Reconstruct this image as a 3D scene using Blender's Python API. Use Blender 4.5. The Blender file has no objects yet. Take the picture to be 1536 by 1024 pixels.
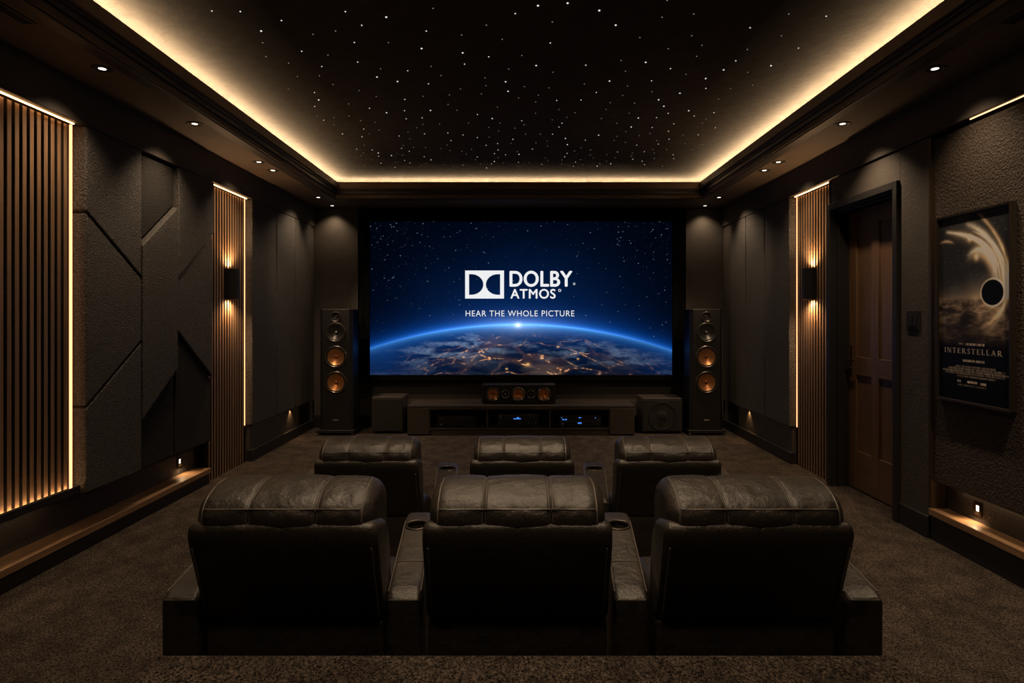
import bpy, bmesh, math, random
import numpy as np
from mathutils import Vector, noise, Matrix

random.seed(7)
SC = bpy.context.scene
COL = SC.collection
F, CX, CY, EYE = 970.0, 778.0, 475.0, 1.70     # focal length (px), vanishing point of the photo, eye height (m)
W = 3.15                                       # half width of the room
YF = 10.0                                      # screen wall
PI = math.pi

# ------------------------------------------------------------------ materials
def new_mat(name):
    m = bpy.data.materials.new(name); m.use_nodes = True
    nt = m.node_tree
    for n in list(nt.nodes): nt.nodes.remove(n)
    out = nt.nodes.new('ShaderNodeOutputMaterial')
    return m, nt, out

def mat(name, col, rough=.6, metal=0., spec=.5, var=None, bump=None, bump2=None, stretch=(1, 1, 1), coat=0.):
    """var=(noise scale, second colour, detail); bump=(scale, strength, distance)"""
    m, nt, out = new_mat(name)
    N, L = nt.nodes.new, nt.links.new
    b = N('ShaderNodeBsdfPrincipled'); L(b.outputs[0], out.inputs[0])
    b.inputs['Base Color'].default_value = (*col, 1)
    b.inputs['Roughness'].default_value = rough
    b.inputs['Metallic'].default_value = metal
    b.inputs['Specular IOR Level'].default_value = spec
    b.inputs['Coat Weight'].default_value = coat
    tc = N('ShaderNodeTexCoord')
    mp = N('ShaderNodeMapping'); mp.inputs['Scale'].default_value = stretch
    L(tc.outputs['Object'], mp.inputs['Vector'])
    if var:
        n = N('ShaderNodeTexNoise'); n.inputs['Scale'].default_value = var[0]
        n.inputs['Detail'].default_value = var[2] if len(var) > 2 else 3
        n.inputs['Roughness'].default_value = .65
        L(mp.outputs[0], n.inputs['Vector'])
        r = N('ShaderNodeValToRGB')
        r.color_ramp.elements[0].position = .32; r.color_ramp.elements[1].position = .68
        r.color_ramp.elements[0].color = (*col, 1); r.color_ramp.elements[1].color = (*var[1], 1)
        L(n.outputs['Fac'], r.inputs['Fac']); L(r.outputs['Color'], b.inputs['Base Color'])
    prev = None
    for bp in (bump, bump2):
        if not bp: continue
        n = N('ShaderNodeTexNoise'); n.inputs['Scale'].default_value = bp[0]; n.inputs['Detail'].default_value = 3
        L(mp.outputs[0], n.inputs['Vector'])
        bn = N('ShaderNodeBump'); bn.inputs['Strength'].default_value = bp[1]; bn.inputs['Distance'].default_value = bp[2]
        L(n.outputs['Fac'], bn.inputs['Height'])
        if prev: L(prev.outputs[0], bn.inputs['Normal'])
        prev = bn
    if prev: L(prev.outputs[0], b.inputs['Normal'])
    return m

def glow(name, col, strength):
    m, nt, out = new_mat(name)
    e = nt.nodes.new('ShaderNodeEmission')
    e.inputs[0].default_value = (*col, 1); e.inputs[1].default_value = strength
    nt.links.new(e.outputs[0], out.inputs[0])
    return m

WARM = (1.0, .54, .22)
WARM2 = (1.0, .66, .36)
SOFT = (1.0, .72, .46)
M = {}
M['paint'] = mat('charcoal_wall_paint', (.052, .043, .036), .72, bump=(38, .35, .01), var=(3, (.062, .052, .044)))
M['paint_dark'] = mat('dark_trim_paint', (.014, .013, .0125), .5, bump=(60, .1, .004))
M['paint_black'] = mat('black_screen_wall_paint', (.014, .012, .0105), .8, bump=(50, .2, .005))
M['soffit'] = mat('brown_black_soffit_plaster', (.10, .073, .050), .7, bump=(26, .3, .008), var=(2.2, (.125, .092, .064)))
M['ceiling'] = mat('dark_star_ceiling_plaster', (.058, .052, .045), .95, spec=.05, bump=(14, .35, .012), bump2=(50, .3, .006), var=(9, (.074, .067, .058), 5))
M['crown'] = mat('dark_crown_moulding', (.03, .026, .023), .45, bump=(40, .08, .004))
M['fascia'] = mat('bronze_cove_fascia', (.14, .085, .045), .5, bump=(30, .1, .004), var=(8, (.11, .066, .034)))
M['panel'] = mat('charcoal_acoustic_fabric', (.026, .0235, .0215), .68, spec=.45, bump=(80, 1., .016), bump2=(200, .6, .005), var=(85, (.10, .088, .079), 3))
M['panel_dark'] = mat('black_cloth_and_panel_shade', (.017, .015, .014), .85, spec=.25, bump=(100, .9, .012), var=(100, (.030, .027, .024), 3))  # recessed wall panels' shade put into this tone; also the subwoofer cloth
M['panel_poster'] = mat('embossed_brown_wallcovering', (.024, .018, .013), .7, spec=.35, bump=(62, 1., .02), bump2=(170, .6, .006), var=(70, (.068, .050, .036), 3))
M['slat'] = mat('walnut_slat_wood', (.19, .108, .056), .5, stretch=(30, 30, 1.6), var=(1.5, (.29, .175, .098), 4), bump=(3, .15, .003))
M['slat_gap_shade'] = mat('slat_side_gap_shade', (.022, .014, .009), .7)  # dark tone for slat sides, standing for shade in the gaps
M['slat_back'] = mat('black_slat_backing', (.010, .008, .007), .9)
M['ledge'] = mat('oak_ledge_wood', (.20, .115, .06), .36, stretch=(26, 1.4, 26), var=(1.6, (.34, .20, .105), 4), bump=(4, .12, .003))
M['door'] = mat('dark_walnut_door_wood', (.095, .052, .026), .42, stretch=(24, 24, 1.5), var=(1.6, (.155, .090, .048), 4), bump=(4, .15, .003))
M['door_rail'] = mat('dark_walnut_door_rail_wood', (.095, .052, .026), .42, stretch=(24, 1.5, 24), var=(1.6, (.155, .090, .048), 4), bump=(4, .15, .003))
M['leather'] = mat('black_brown_leather', (.019, .0155, .013), .40, spec=.62, bump=(20, .45, .016), bump2=(190, .45, .003), var=(8, (.032, .026, .021), 5))
M['thread'] = mat('leather_piping', (.10, .085, .072), .40, spec=.6)
M['cup'] = mat('black_satin_plastic', (.012, .011, .010), .3)
M['cup_rim'] = mat('dark_bronze_rim', (.08, .065, .055), .3, metal=.8)
M['black'] = mat('black_lacquer', (.011, .0105, .010), .42, bump=(200, .05, .001))
M['console'] = mat('dark_ash_veneer', (.034, .028, .0235), .40, stretch=(1.4, 26, 26), var=(2, (.056, .046, .038), 3))
M['gear'] = mat('black_brushed_metal', (.016, .016, .017), .34, metal=.3)
M['copper'] = mat('copper_cone', (.62, .28, .11), .30, metal=.72)
M['copper_cap'] = mat('copper_plug', (.55, .26, .13), .25, metal=.9)
M['grey_cone'] = mat('dark_silver_cone', (.06, .056, .052), .32, metal=.6)
M['rubber'] = mat('black_rubber', (.014, .0135, .013), .6, spec=.3)
M['ring'] = mat('gunmetal_ring', (.16, .14, .12), .3, metal=.9)
M['silver'] = mat('brushed_silver', (.55, .52, .48), .3, metal=.9)
M['velvet'] = mat('black_velvet', (.004, .004, .004), .95, spec=.05)
M['bronze'] = mat('antique_bronze', (.09, .06, .04), .35, metal=.85)
M['frame'] = mat('dark_bronze_frame', (.10, .066, .036), .38, metal=.7)
M['frame_black'] = mat('black_brown_frame', (.022, .017, .013), .35)
M['vent'] = mat('black_vent', (.008, .007, .007), .6)
M['led_cove'] = glow('cove_led', (1, .70, .41), 330)
M['led'] = glow('warm_led_strip', (1, .42, .18), 2.5)
M['led_top'] = glow('warm_led_strip_top', (1, .50, .19), 9)
M['led_niche_added'] = glow('added_niche_led', WARM2, 7)  # for the unseen strips added to brighten the niches
M['led_hidden'] = glow('hidden_led', (1, .56, .25), 34)
M['led_wash'] = glow('warm_wash_led', (1, .55, .26), 2.4)
M['led_sconce'] = glow('sconce_lamp', WARM, 22)
M['lamp'] = glow('downlight_lamp', (1, .82, .6), 4)
M['step'] = glow('step_lamp', (1, .84, .6), 7)
M['puck'] = glow('puck_lamp', WARM, 8)
M['star'] = glow('star_tip', (1, .97, .92), .85)
M['star_dim'] = glow('star_tip_dim', (1, .95, .88), .22)
M['white_light'] = glow('screen_white', (.90, .91, .93), .95)
M['blue_light'] = glow('blue_display', (.06, .25, .8), 1.0)
M['print'] = mat('cream_ink', (.66, .58, .47), .7)

# carpet: fine looped pile, mottled brown grey
def carpet():
    m, nt, out = new_mat('mottled_brown_carpet')
    N, L = nt.nodes.new, nt.links.new
    b = N('ShaderNodeBsdfPrincipled'); L(b.outputs[0], out.inputs[0])
    b.inputs['Roughness'].default_value = .95; b.inputs['Specular IOR Level'].default_value = .12
    tc = N('ShaderNodeTexCoord')
    mp = N('ShaderNodeMapping'); mp.inputs['Scale'].default_value = (1, .7, 1); mp.inputs['Rotation'].default_value = (0, 0, .5)
    L(tc.outputs['Object'], mp.inputs['Vector'])
    n1 = N('ShaderNodeTexNoise'); n1.inputs['Scale'].default_value = 125; n1.inputs['Detail'].default_value = 3; n1.inputs['Distortion'].default_value = 1.2
    n2 = N('ShaderNodeTexNoise'); n2.inputs['Scale'].default_value = 7; n2.inputs['Detail'].default_value = 4
    L(mp.outputs[0], n1.inputs['Vector']); L(mp.outputs[0], n2.inputs['Vector'])
    r = N('ShaderNodeValToRGB'); r.color_ramp.elements[0].position = .40; r.color_ramp.elements[1].position = .64
    r.color_ramp.elements[0].color = (.012, .010, .0092, 1); r.color_ramp.elements[1].color = (.165, .132, .108, 1)
    L(n1.outputs['Fac'], r.inputs['Fac'])
    r2 = N('ShaderNodeValToRGB'); r2.color_ramp.elements[0].position = .35; r2.color_ramp.elements[1].position = .65
    r2.color_ramp.elements[0].color = (.6, .58, .56, 1); r2.color_ramp.elements[1].color = (1.1, 1.08, 1.05, 1)
    L(n2.outputs['Fac'], r2.inputs['Fac'])
    mx = N('ShaderNodeMix'); mx.data_type = 'RGBA'; mx.blend_type = 'MULTIPLY'; mx.inputs[0].default_value = 1
    L(r.outputs[0], mx.inputs[6]); L(r2.outputs[0], mx.inputs[7]); L(mx.outputs[2], b.inputs['Base Color'])
    bn = N('ShaderNodeBump'); bn.inputs['Strength'].default_value = .9; bn.inputs['Distance'].default_value = .02
    L(n1.outputs['Fac'], bn.inputs['Height']); L(bn.outputs[0], b.inputs['Normal'])
    return m
M['carpet'] = carpet()

def attr_mat(name, emit):
    m, nt, out = new_mat(name)
    N, L = nt.nodes.new, nt.links.new
    a = N('ShaderNodeAttribute'); a.attribute_name = 'picture'
    if emit:
        s = N('ShaderNodeEmission'); s.inputs[1].default_value = 1.0; L(a.outputs['Color'], s.inputs[0])
    else:
        s = N('ShaderNodeBsdfPrincipled'); s.inputs['Roughness'].default_value = .4
        s.inputs['Specular IOR Level'].default_value = .12
        L(a.outputs['Color'], s.inputs['Base Color'])
    L(s.outputs[0], out.inputs[0])
    return m

# ------------------------------------------------------------------ objects
def tag(o, label=None, cat=None, group=None, kind=None):
    for k, v in (('label', label), ('category', cat), ('group', group), ('kind', kind)):
        if v: o[k] = v
    return o

def thing(name, label, cat, loc=(0, 0, 0), group=None, rz=0):
    o = bpy.data.objects.new(name, None); COL.objects.link(o)
    o.location = loc; o.rotation_euler = (0, 0, rz); o.empty_display_size = .1
    return tag(o, label, cat, group)

def children(o):
    return [c for c in bpy.data.objects if c.parent == o]

def dup(o, loc=None, label=None, group=None, rz=None, parent=None):
    c = o.copy(); COL.objects.link(c)
    if parent: c.parent = parent
    for ch in children(o): dup(ch, parent=c)
    if loc is not None: c.location = loc
    if rz is not None: c.rotation_euler = (0, 0, rz)
    if label: c['label'] = label
    if group: c['group'] = group
    return c

class MB:
    def __init__(s): s.v, s.f = [], []
    def add(s, vs, fs):
        k = len(s.v); s.v += [tuple(v) for v in vs]; s.f += [tuple(i + k for i in f) for f in fs]; return s
    def box(s, x0, x1, y0, y1, z0, z1):
        x0, x1 = min(x0, x1), max(x0, x1); y0, y1 = min(y0, y1), max(y0, y1); z0, z1 = min(z0, z1), max(z0, z1)
        vs = [(x, y, z) for x in (x0, x1) for y in (y0, y1) for z in (z0, z1)]
        return s.add(vs, [(0, 1, 3, 2), (4, 6, 7, 5), (0, 4, 5, 1), (2, 3, 7, 6), (0, 2, 6, 4), (1, 5, 7, 3)])
    def prism_x(s, poly, x0, x1):            # polygon in (y, z), extruded along x
        n = len(poly); vs = [(x0, y, z) for y, z in poly] + [(x1, y, z) for y, z in poly]
        fs = [tuple(range(n)), tuple(range(2 * n - 1, n - 1, -1))] + [(i, n + i, n + (i + 1) % n, (i + 1) % n) for i in range(n)]
        return s.add(vs, fs)
    def prism_z(s, poly, z0, z1):
        n = len(poly); vs = [(x, y, z0) for x, y in poly] + [(x, y, z1) for x, y in poly]
        fs = [tuple(range(n)), tuple(range(2 * n - 1, n - 1, -1))] + [(i, n + i, n + (i + 1) % n, (i + 1) % n) for i in range(n)]
        return s.add(vs, fs)
    def lathe(s, prof, c=(0, 0, 0), axis='z', n=32, a0=0, a1=2 * PI):
        """prof: (radius, height) pairs; axis 'z' up, 'y' towards -y"""
        full = abs(a1 - a0 - 2 * PI) < 1e-6
        k = n if full else n + 1
        vs = []
        for r, h in prof:
            for i in range(k):
                a = a0 + (a1 - a0) * i / n
                p = (r * math.cos(a), r * math.sin(a), h) if axis == 'z' else (r * math.cos(a), -h, r * math.sin(a))
                vs.append((c[0] + p[0], c[1] + p[1], c[2] + p[2]))
        fs = []
        for j in range(len(prof) - 1):
            for i in range(n):
                i2 = (i + 1) % k
                fs.append((j * k + i, j * k + i2, (j + 1) * k + i2, (j + 1) * k + i))
        return s.add(vs, fs)
    def disc(s, c, r, axis='z', n=24):
        vs = [(c[0] + r * math.cos(2 * PI * i / n), c[1] + (r * math.sin(2 * PI * i / n) if axis == 'z' else 0), c[2] + (r * math.sin(2 * PI * i / n) if axis == 'y' else 0)) for i in range(n)]
        return s.add(vs, [tuple(range(n))])
    def tube(s, pts, r, n=8, closed=False):
        pts = [Vector(p) for p in pts]; m = len(pts); vs = []
        for i, p in enumerate(pts):
            if closed: t = pts[(i + 1) % m] - pts[i - 1]
            else: t = pts[min(i + 1, m - 1)] - pts[max(i - 1, 0)]
            t.normalize()
            up = Vector((0, 0, 1)) if abs(t.z) < .9 else Vector((1, 0, 0))
            a = t.cross(up).normalized(); b = t.cross(a)
            for j in range(n):
                q = p + r * (a * math.cos(2 * PI * j / n) + b * math.sin(2 * PI * j / n)); vs.append(tuple(q))
        fs = []
        for i in range(m if closed else m - 1):
            i2 = (i + 1) % m
            for j in range(n):
                j2 = (j + 1) % n
                fs.append((i * n + j, i * n + j2, i2 * n + j2, i2 * n + j))
        if not closed: fs += [tuple(range(n - 1, -1, -1)), tuple((m - 1) * n + j for j in range(n))]
        return s.add(vs, fs)
    def build(s, name, m, parent=None, origin=None, smooth=False, bevel=0., seg=2, recalc=True, subs=0):
        me = bpy.data.meshes.new(name)
        o0 = Vector(origin) if origin is not None else Vector((0, 0, 0))
        me.from_pydata([tuple(Vector(v) - o0) for v in s.v], [], s.f)
        if recalc:
            bm = bmesh.new(); bm.from_mesh(me); bmesh.ops.recalc_face_normals(bm, faces=bm.faces); bm.to_mesh(me); bm.free()
        me.materials.append(M[m] if isinstance(m, str) else m)
        if smooth:
            for p in me.polygons: p.use_smooth = True
        o = bpy.data.objects.new(name, me); COL.objects.link(o)
        if parent: o.parent = parent
        elif origin is not None: o.location = origin
        if bevel:
            b = o.modifiers.new('bevel', 'BEVEL'); b.width = bevel; b.segments = seg; b.limit_method = 'ANGLE'; b.angle_limit = math.radians(40)
            b.harden_normals = False
        if smooth and bevel == 0 and subs == -1:
            pass
        return o

def auto_smooth(o, deg=35):
    me = o.data
    for p in me.polygons: p.use_smooth = True
    me.set_sharp_from_angle(angle=math.radians(deg))
    return o

def struct(o): o['kind'] = 'structure'; return o
def sbox(name, m, *b, bevel=0.):
    return struct(MB().box(*b).build(name, m, bevel=bevel))

# ------------------------------------------------------------------ room shell
YB = -2.4                                     # wall behind the camera
struct(MB().box(-3.6, 3.7, YB - .2, YF + .2, -.2, 0).build('floor', 'carpet'))
# carpeted tiers for the seating: a low plinth under the rear row and a higher tier behind it
RISE = .17; TIER = .684; TIER_Y = 1.95
tier = MB().box(-1.085, 1.13, YB, TIER_Y, 0, TIER).box(-1.21, 1.23, TIER_Y, 3.03, 0, RISE)
struct(tier.build('floor_riser', 'carpet', bevel=.012))
struct(MB().box(-3.35, 3.35, YF, YF + .2, 0, 4.0).build('wall_front', 'paint_black'))
fp = MB()
fp.box(-W, -2.47, YF - .05, YF, .185, 3.38).box(2.57, W, YF - .05, YF, .185, 3.38)
struct(fp.build('wall_front_side_panels', 'paint', bevel=.006))
struct(MB().box(-2.45, 2.55, YF - .012, YF, .185, .50).build('wall_front_lower_panel', 'paint'))
struct(MB().box(-3.6, 3.7, YB - .2, YB, 0, 4.0).build('wall_back', 'paint'))

HB, ST = 3.085, 3.38                           # underside of the upper wall band, soffit height
# left wall: slab, upper band, backing behind the acoustic panels
TRIM = [2]
def trim(*b):
    TRIM[0] += 1
    return struct(MB().box(*b).build('trim_%d' % TRIM[0], 'paint', bevel=.004))
struct(MB().box(-3.6, -3.33, YB, YF + .2, 0, 4.0).build('wall_left', 'paint'))
trim(-3.33, -3.13, YB, YF, HB, ST)
trim(-3.33, -3.252, 2.4, YF, .425, HB)
trim(-3.33, -3.15, YB, 2.4, .425, HB)          # plain wall beside the camera
trim(-3.33, -3.17, 7.62, YF, 0, .425)
trim(-3.252, -3.15, 9.76, YF, .425, HB - .004)
struct(MB().box(3.40, 3.7, YB, YF + .2, 0, 4.0).build('wall_right', 'paint'))
trim(3.13, 3.40, YB, YF, HB, ST)
trim(3.252, 3.40, 6.575, YF, .425, HB); trim(3.252, 3.40, 2.2, 4.965, .45, HB)
trim(3.17, 3.40, 7.50, YF, 0, .425)
trim(3.15, 3.252, 9.59, YF, .425, HB - .004)
trim(3.15, 3.40, 4.965, 5.34, 0, HB - .006)    # pier between door and poster
trim(3.15, 3.40, 5.34, 6.545, 2.825, HB - .006)
trim(3.15, 3.40, 6.51, 6.575, 0, HB - .006)
trim(3.28, 3.40, YB, 4.965, 0, .45)
trim(3.15, 3.40, YB, 2.2, .45, HB)
# baseboards
def base(name, bx):
    m = MB()
    for b in bx: m.box(*b)
    struct(m.build(name, 'paint_dark', bevel=.006))
base('baseboard_left', [(-3.20, -3.135, 7.60, YF, 0, .132), (-3.33, -3.165, YB, 6.62, 0, .105)])
base('baseboard_right', [(3.135, 3.2, 7.47, YF, 0, .132), (3.135, 3.2, 4.965, 5.34, 0, .17), (3.155, 3.28, YB, 4.955, 0, .185)])
base('baseboard_front', [(-3.15, 3.15, YF - .065, YF, 0, .185)])

# wooden ledges in the low wall niches
def ledge(name, label, s, xb, xf, y0, y1, z1):
    r = thing(name, label, 'ledge', (s * xf, (y0 + y1) / 2, z1 - .05))
    o = r.location
    MB().box(s * xb, s * xf, y0, y1, z1 - .05, z1).build('board', 'ledge', r, o, bevel=.004)
    return r
ledge('wooden_ledge', 'long oak ledge in the niche below the slats and fabric panels, left wall', -1, 3.33, 3.15, YB, 6.62, .155)
ledge('wooden_ledge', 'oak ledge in the low niche under the framed poster on the right wall', 1, 3.28, 3.14, YB, 4.955, .238)
# dark lip under the near slats
# ------------------------------------------------------------------ ceiling
CZ = 3.75
struct(MB().box(-3.0, 3.0, .2, 9.93, CZ, CZ + .15).build('ceiling', 'ceiling'))
YR = .55                                        # rear edge of the tray
def ringbox(mb, xi, yi0, yi1, xo, yo0, yo1, z0, z1):
    mb.box(-xo, -xi, yo0, yo1, z0, z1); mb.box(xi, xo, yo0, yo1, z0, z1)
    mb.box(-xi, xi, yi1, yo1, z0, z1); mb.box(-xi, xi, yo0, yi0, z0, z1)
so = MB(); ringbox(so, 2.60, YR, 9.16, 3.33, YB, YF, ST, ST + .05)
ringbox(so, 2.96, YR - .36, 9.88, 3.33, YB, YF, ST + .05, 4.0)
so.box(-3.33, 3.33, YB, .2, ST + .05, 4.0)
struct(so.build('ceiling_soffit', 'soffit'))
cr = MB(); ringbox(cr, 2.612, YR - .012, 9.172, 2.72, YR - .10, 9.28, ST - .012, ST + .03)
ringbox(cr, 2.585, YR + .015, 9.145, 2.98, YR - .40, 9.90, ST + .055, ST + .10)
ringbox(cr, 2.572, YR + .028, 9.132, 2.98, YR - .40, 9.90, ST + .10, ST + .14)
struct(cr.build('trim_1', 'crown', bevel=.006, seg=3))
fa = MB(); ringbox(fa, 2.55, YR + .05, 9.11, 2.58, YR + .02, 9.14, ST + .125, ST + .218)
struct(fa.build('trim_2', 'fascia', bevel=.003))
led = MB()
z = ST + .186
def up(x0, x1, y0, y1): led.add([(x0, y0, z), (x1, y0, z), (x1, y1, z), (x0, y1, z)], [(0, 1, 2, 3)])
up(-2.757, -2.733, YR - .1, 9.70); up(2.733, 2.757, YR - .1, 9.70); up(-2.73, 2.73, 9.685, 9.709); up(-2.73, 2.73, YR - .154, YR - .13)
chn = MB()
ringbox(chn, 2.728, YR - .125, 9.68, 2.762, YR - .159, 9.714, ST + .14, z - .002)
ringbox(chn, 2.728, YR - .125, 9.68, 2.731, YR - .128, 9.683, z - .002, z + .004)
r = thing('cove_light_strip', 'warm LED strip glowing behind the raised rim all round the star ceiling', 'light strip', (0, 9.70, z))
led.build('led_tape', 'led_cove', r, r.location, recalc=False)
chn.build('channel', 'crown', r, r.location)

# fibre optic stars
st_mb = MB()
def star_mesh(r, m):
    mb = MB(); prof = [(r * math.cos(a), -r * math.sin(a)) for a in (0, .5, 1.0, 1.35)]
    mb.lathe(prof, n=8); k = 8
    mb.f.append(tuple(3 * k + i for i in range(k)))
    me = bpy.data.meshes.new('star_light'); me.from_pydata(mb.v, [], mb.f); me.materials.append(M[m]); return me
big, med, small = star_mesh(.0074, 'star'), star_mesh(.0054, 'star'), star_mesh(.0050, 'star_dim')
pts = []
tries = 0
while len(pts) < 300 and tries < 60000:
    tries += 1
    x = random.uniform(-2.15, 2.2); y = 4.15 + 4.75 * random.random() ** .95
    lim = .185 if y < 6.6 else .135
    if abs(x) > 2.0 and random.random() < .6: continue
    if all((x - a) ** 2 + (y - b) ** 2 > lim ** 2 for a, b in pts): pts.append((x, y))
for i, (x, y) in enumerate(pts):
    k = random.random()
    me = big if k < .12 else (med if k < .50 else small)
    o = bpy.data.objects.new('star_light', me); COL.objects.link(o); o.location = (x, y, CZ - .0005)
    if me is small: tag(o, 'faint pinpoint star light set in the black ceiling', 'star light', 'faint star lights in the ceiling')
    elif me is med: tag(o, 'bright white pinpoint star light set in the black ceiling', 'star light', 'bright star lights in the ceiling')
    else: tag(o, 'largest, brightest size of star light set in the black ceiling', 'star light', 'largest star lights in the ceiling')

# ------------------------------------------------------------------ lights helpers
def spot(loc, energy, angle=80, blend=.7, col=WARM2, size=.03, aim=None):
    d = bpy.data.lights.new('lamp', 'SPOT'); d.energy = energy; d.spot_size = math.radians(angle); d.spot_blend = blend
    d.color = col; d.shadow_soft_size = size
    o = bpy.data.objects.new('lamp', d); COL.objects.link(o); o.location = loc
    if aim is not None:
        o.rotation_euler = (Vector(aim) - Vector(loc)).to_track_quat('-Z', 'Y').to_euler()
    return o

def make_downlight():
    r = thing('downlight', 'x', 'downlight', (0, 0, 0), 'recessed downlights in the soffit')
    MB().lathe([(.046, .0), (.048, -.006), (.066, -.007), (.070, -.003), (.070, 0), (.046, .0)], n=28).build('trim_ring', 'crown', r, smooth=True)
    MB().lathe([(.047, -.004), (.024, -.001)], n=28).build('baffle', 'rubber', r, smooth=True)
    MB().disc((0, 0, -.0018), .024).build('lamp_lens', 'lamp', r, recalc=False)
    return r
dl0 = make_downlight()
def side_label(side, k, n):
    order = ['nearest the camera', 'second from the camera', 'third from the camera', 'fourth from the camera, close behind the third', 'fifth from the camera, above the acoustic panels', 'farthest, by the screen wall']
    return 'round recessed downlight in the %s soffit, %s' % (side, order[k])
first = True
DLY = [4.38, 5.63, 7.02, 7.42, 9.1, 9.78]
NEARY = 3.15  # unseen downlight pair added to brighten the poster wall and near slats
for s, side in ((-1, 'left'), (1, 'right')):
    for k, y in enumerate(DLY):
        loc = (s * 2.82, y, ST)
        lab = side_label(side, k, len(DLY))
        if first: dl0.location = loc; dl0['label'] = lab; first = False
        else: dup(dl0, loc, lab)
        en = [48 if s < 0 else 52, 62 if s < 0 else 70, 42, 80, 46, 18][k]
        if k == 3: spot((loc[0], y, ST - .03), en, 52, .8, SOFT, .03, (s * 2.45, 9.35, .9))     # tilted towards the speakers
        else: spot((loc[0], y, ST - .03), en, 112, 1., SOFT, .03, (s * 2.98, y + (.1, .1, .1, .1, -.75, .2)[k], 0))
    spot((s * 2.82, 9.1, ST - .03), 150, 86, .8, SOFT, .03, (s * .75, 8.95, .2))           # second spot added at this fixture to light the stage from above
    dup(dl0, (s * 2.82, NEARY, ST), 'added unseen downlight in the %s soffit above the slot vent' % side)
    spot((s * 2.82, NEARY, ST - .03), 20 if s < 0 else 130, 112, 1., SOFT, .03, (s * 2.98, NEARY + .2, 0))
# two over the screen-wall corners are the farthest pair; unseen lamps added in the tray to light chairs and carpet
ot = {('left', 0): 'over the left rear chair', ('mid', 0): 'over the middle rear chair', ('right', 0): 'over the right rear chair'}
for j, (yy, en, nm) in enumerate(((2.25, 46, 'rear'), (3.95, 60, 'front'), (.95, 34, ''))):
    for x, sd in ((-.85, 'left'), (0.0, 'middle'), (.85, 'right')):
        c = dup(dl0, (x, yy, CZ), ('added unseen downlight in the star ceiling over the %s %s chair' % (sd, nm)) if nm else 'added unseen downlight in the star ceiling above the camera, %s of three' % sd, 'added unseen downlights over the seats')
        spot((x, yy, CZ - .03), en, 96, .8, SOFT, .04, (x, yy + .15, 0))

spot((0, 3.95, CZ - .03), 70, 50, .9, SOFT, .04, (0, 9.3, .4))          # extra spot added at the unseen middle front lamp, lighting the stage
# slot vents in the soffit
def vent(s, side):
    r = thing('ceiling_vent', 'long black slot vent in the %s soffit near the edge of the photo' % side, 'vent', (s * 2.80, 3.28, ST))
    m = MB(); m.box(-.04, -.028, -.42, .42, -.008, 0).box(.028, .04, -.42, .42, -.008, 0).box(-.028, .028, -.42, -.408, -.008, 0).box(-.028, .028, .408, .42, -.008, 0)
    m.build('frame', 'crown', r)
    MB().box(-.028, .028, -.408, .408, -.002, 0).build('slot', 'vent', r)
    b = MB()
    b.box(-.003, .003, -.408, .408, -.007, -.002); b.build('blade', 'vent', r)
vent(-1, 'left'); vent(1, 'right')

# ------------------------------------------------------------------ slat panels
def slat_panel(s, y0, y1, z0, z1, label, bottom_led, gapled=True):
    r = thing('slat_panel', label, 'slat panel', (s * 3.25, (y0 + y1) / 2, z0), 'vertical wood slat panels')
    o = r.location
    MB().box(s * 3.25, s * 3.235, y0, y1, z0, z1).build('backing_board', 'slat_back', r, o)
    m = MB(); n = int(round((y1 - y0 - .02) / .064)); p = (y1 - y0 - .02) / n
    for i in range(n):
        a = y0 + .012 + i * p
        m.box(s * 3.235, s * 3.200, a, a + .036, z0 + (.012 if bottom_led else 0), z1 - .012)
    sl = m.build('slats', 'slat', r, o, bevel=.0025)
    sl.data.materials.append(M['slat_gap_shade'])          # shade of the gaps put into the side faces' colour, fronts are walnut
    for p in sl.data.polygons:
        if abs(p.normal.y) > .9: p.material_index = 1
    l = MB(); l.box(s * 3.185, s * 3.174, y0, y1, z1 - .001, z1 + .006); l.build('top_light_strip', 'led_top', r, o)
    v = MB(); v.box(s * (3.216 if bottom_led else 3.210), s * (3.196 if bottom_led else 3.200), y1 + .006, y1 + .010, max(z0, .43), z1); v.build('side_light_strip', 'led', r, o)
    if bottom_led:
        MB().box(s * 3.25, s * 3.15, y0, y1 + .03, z0 - .03, z0 - .004).box(s * 3.158, s * 3.15, y0, y1 + .03, z0 - .004, z0 + .022).build('bottom_rail', 'paint_dark', r, o, bevel=.003)
        MB().box(s * 3.186, s * 3.176, y0, y1, z0 - .004, z0 + .002).build('bottom_light_strip', 'led_hidden', r, o)
        MB().box(s * 3.24, s * 3.232, 2.6, y1 - .1, z0 - .036, z0 - .03).build('added_niche_strip', 'led_niche_added', r, o)  # strip added out of sight to brighten the niche
    return r
slat_panel(-1, 2.9, 4.62, .47, 3.075, 'wide backlit walnut slat panel at the left edge, standing above the ledge', True)
slat_panel(-1, 6.66, 7.555, 0, 3.075, 'narrow walnut slat panel on the left wall, reaching the floor behind a sconce', False)
slat_panel(1, 6.585, 7.44, 0, 3.075, 'narrow walnut slat panel on the right wall between the door and fabric panels', False)

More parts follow.
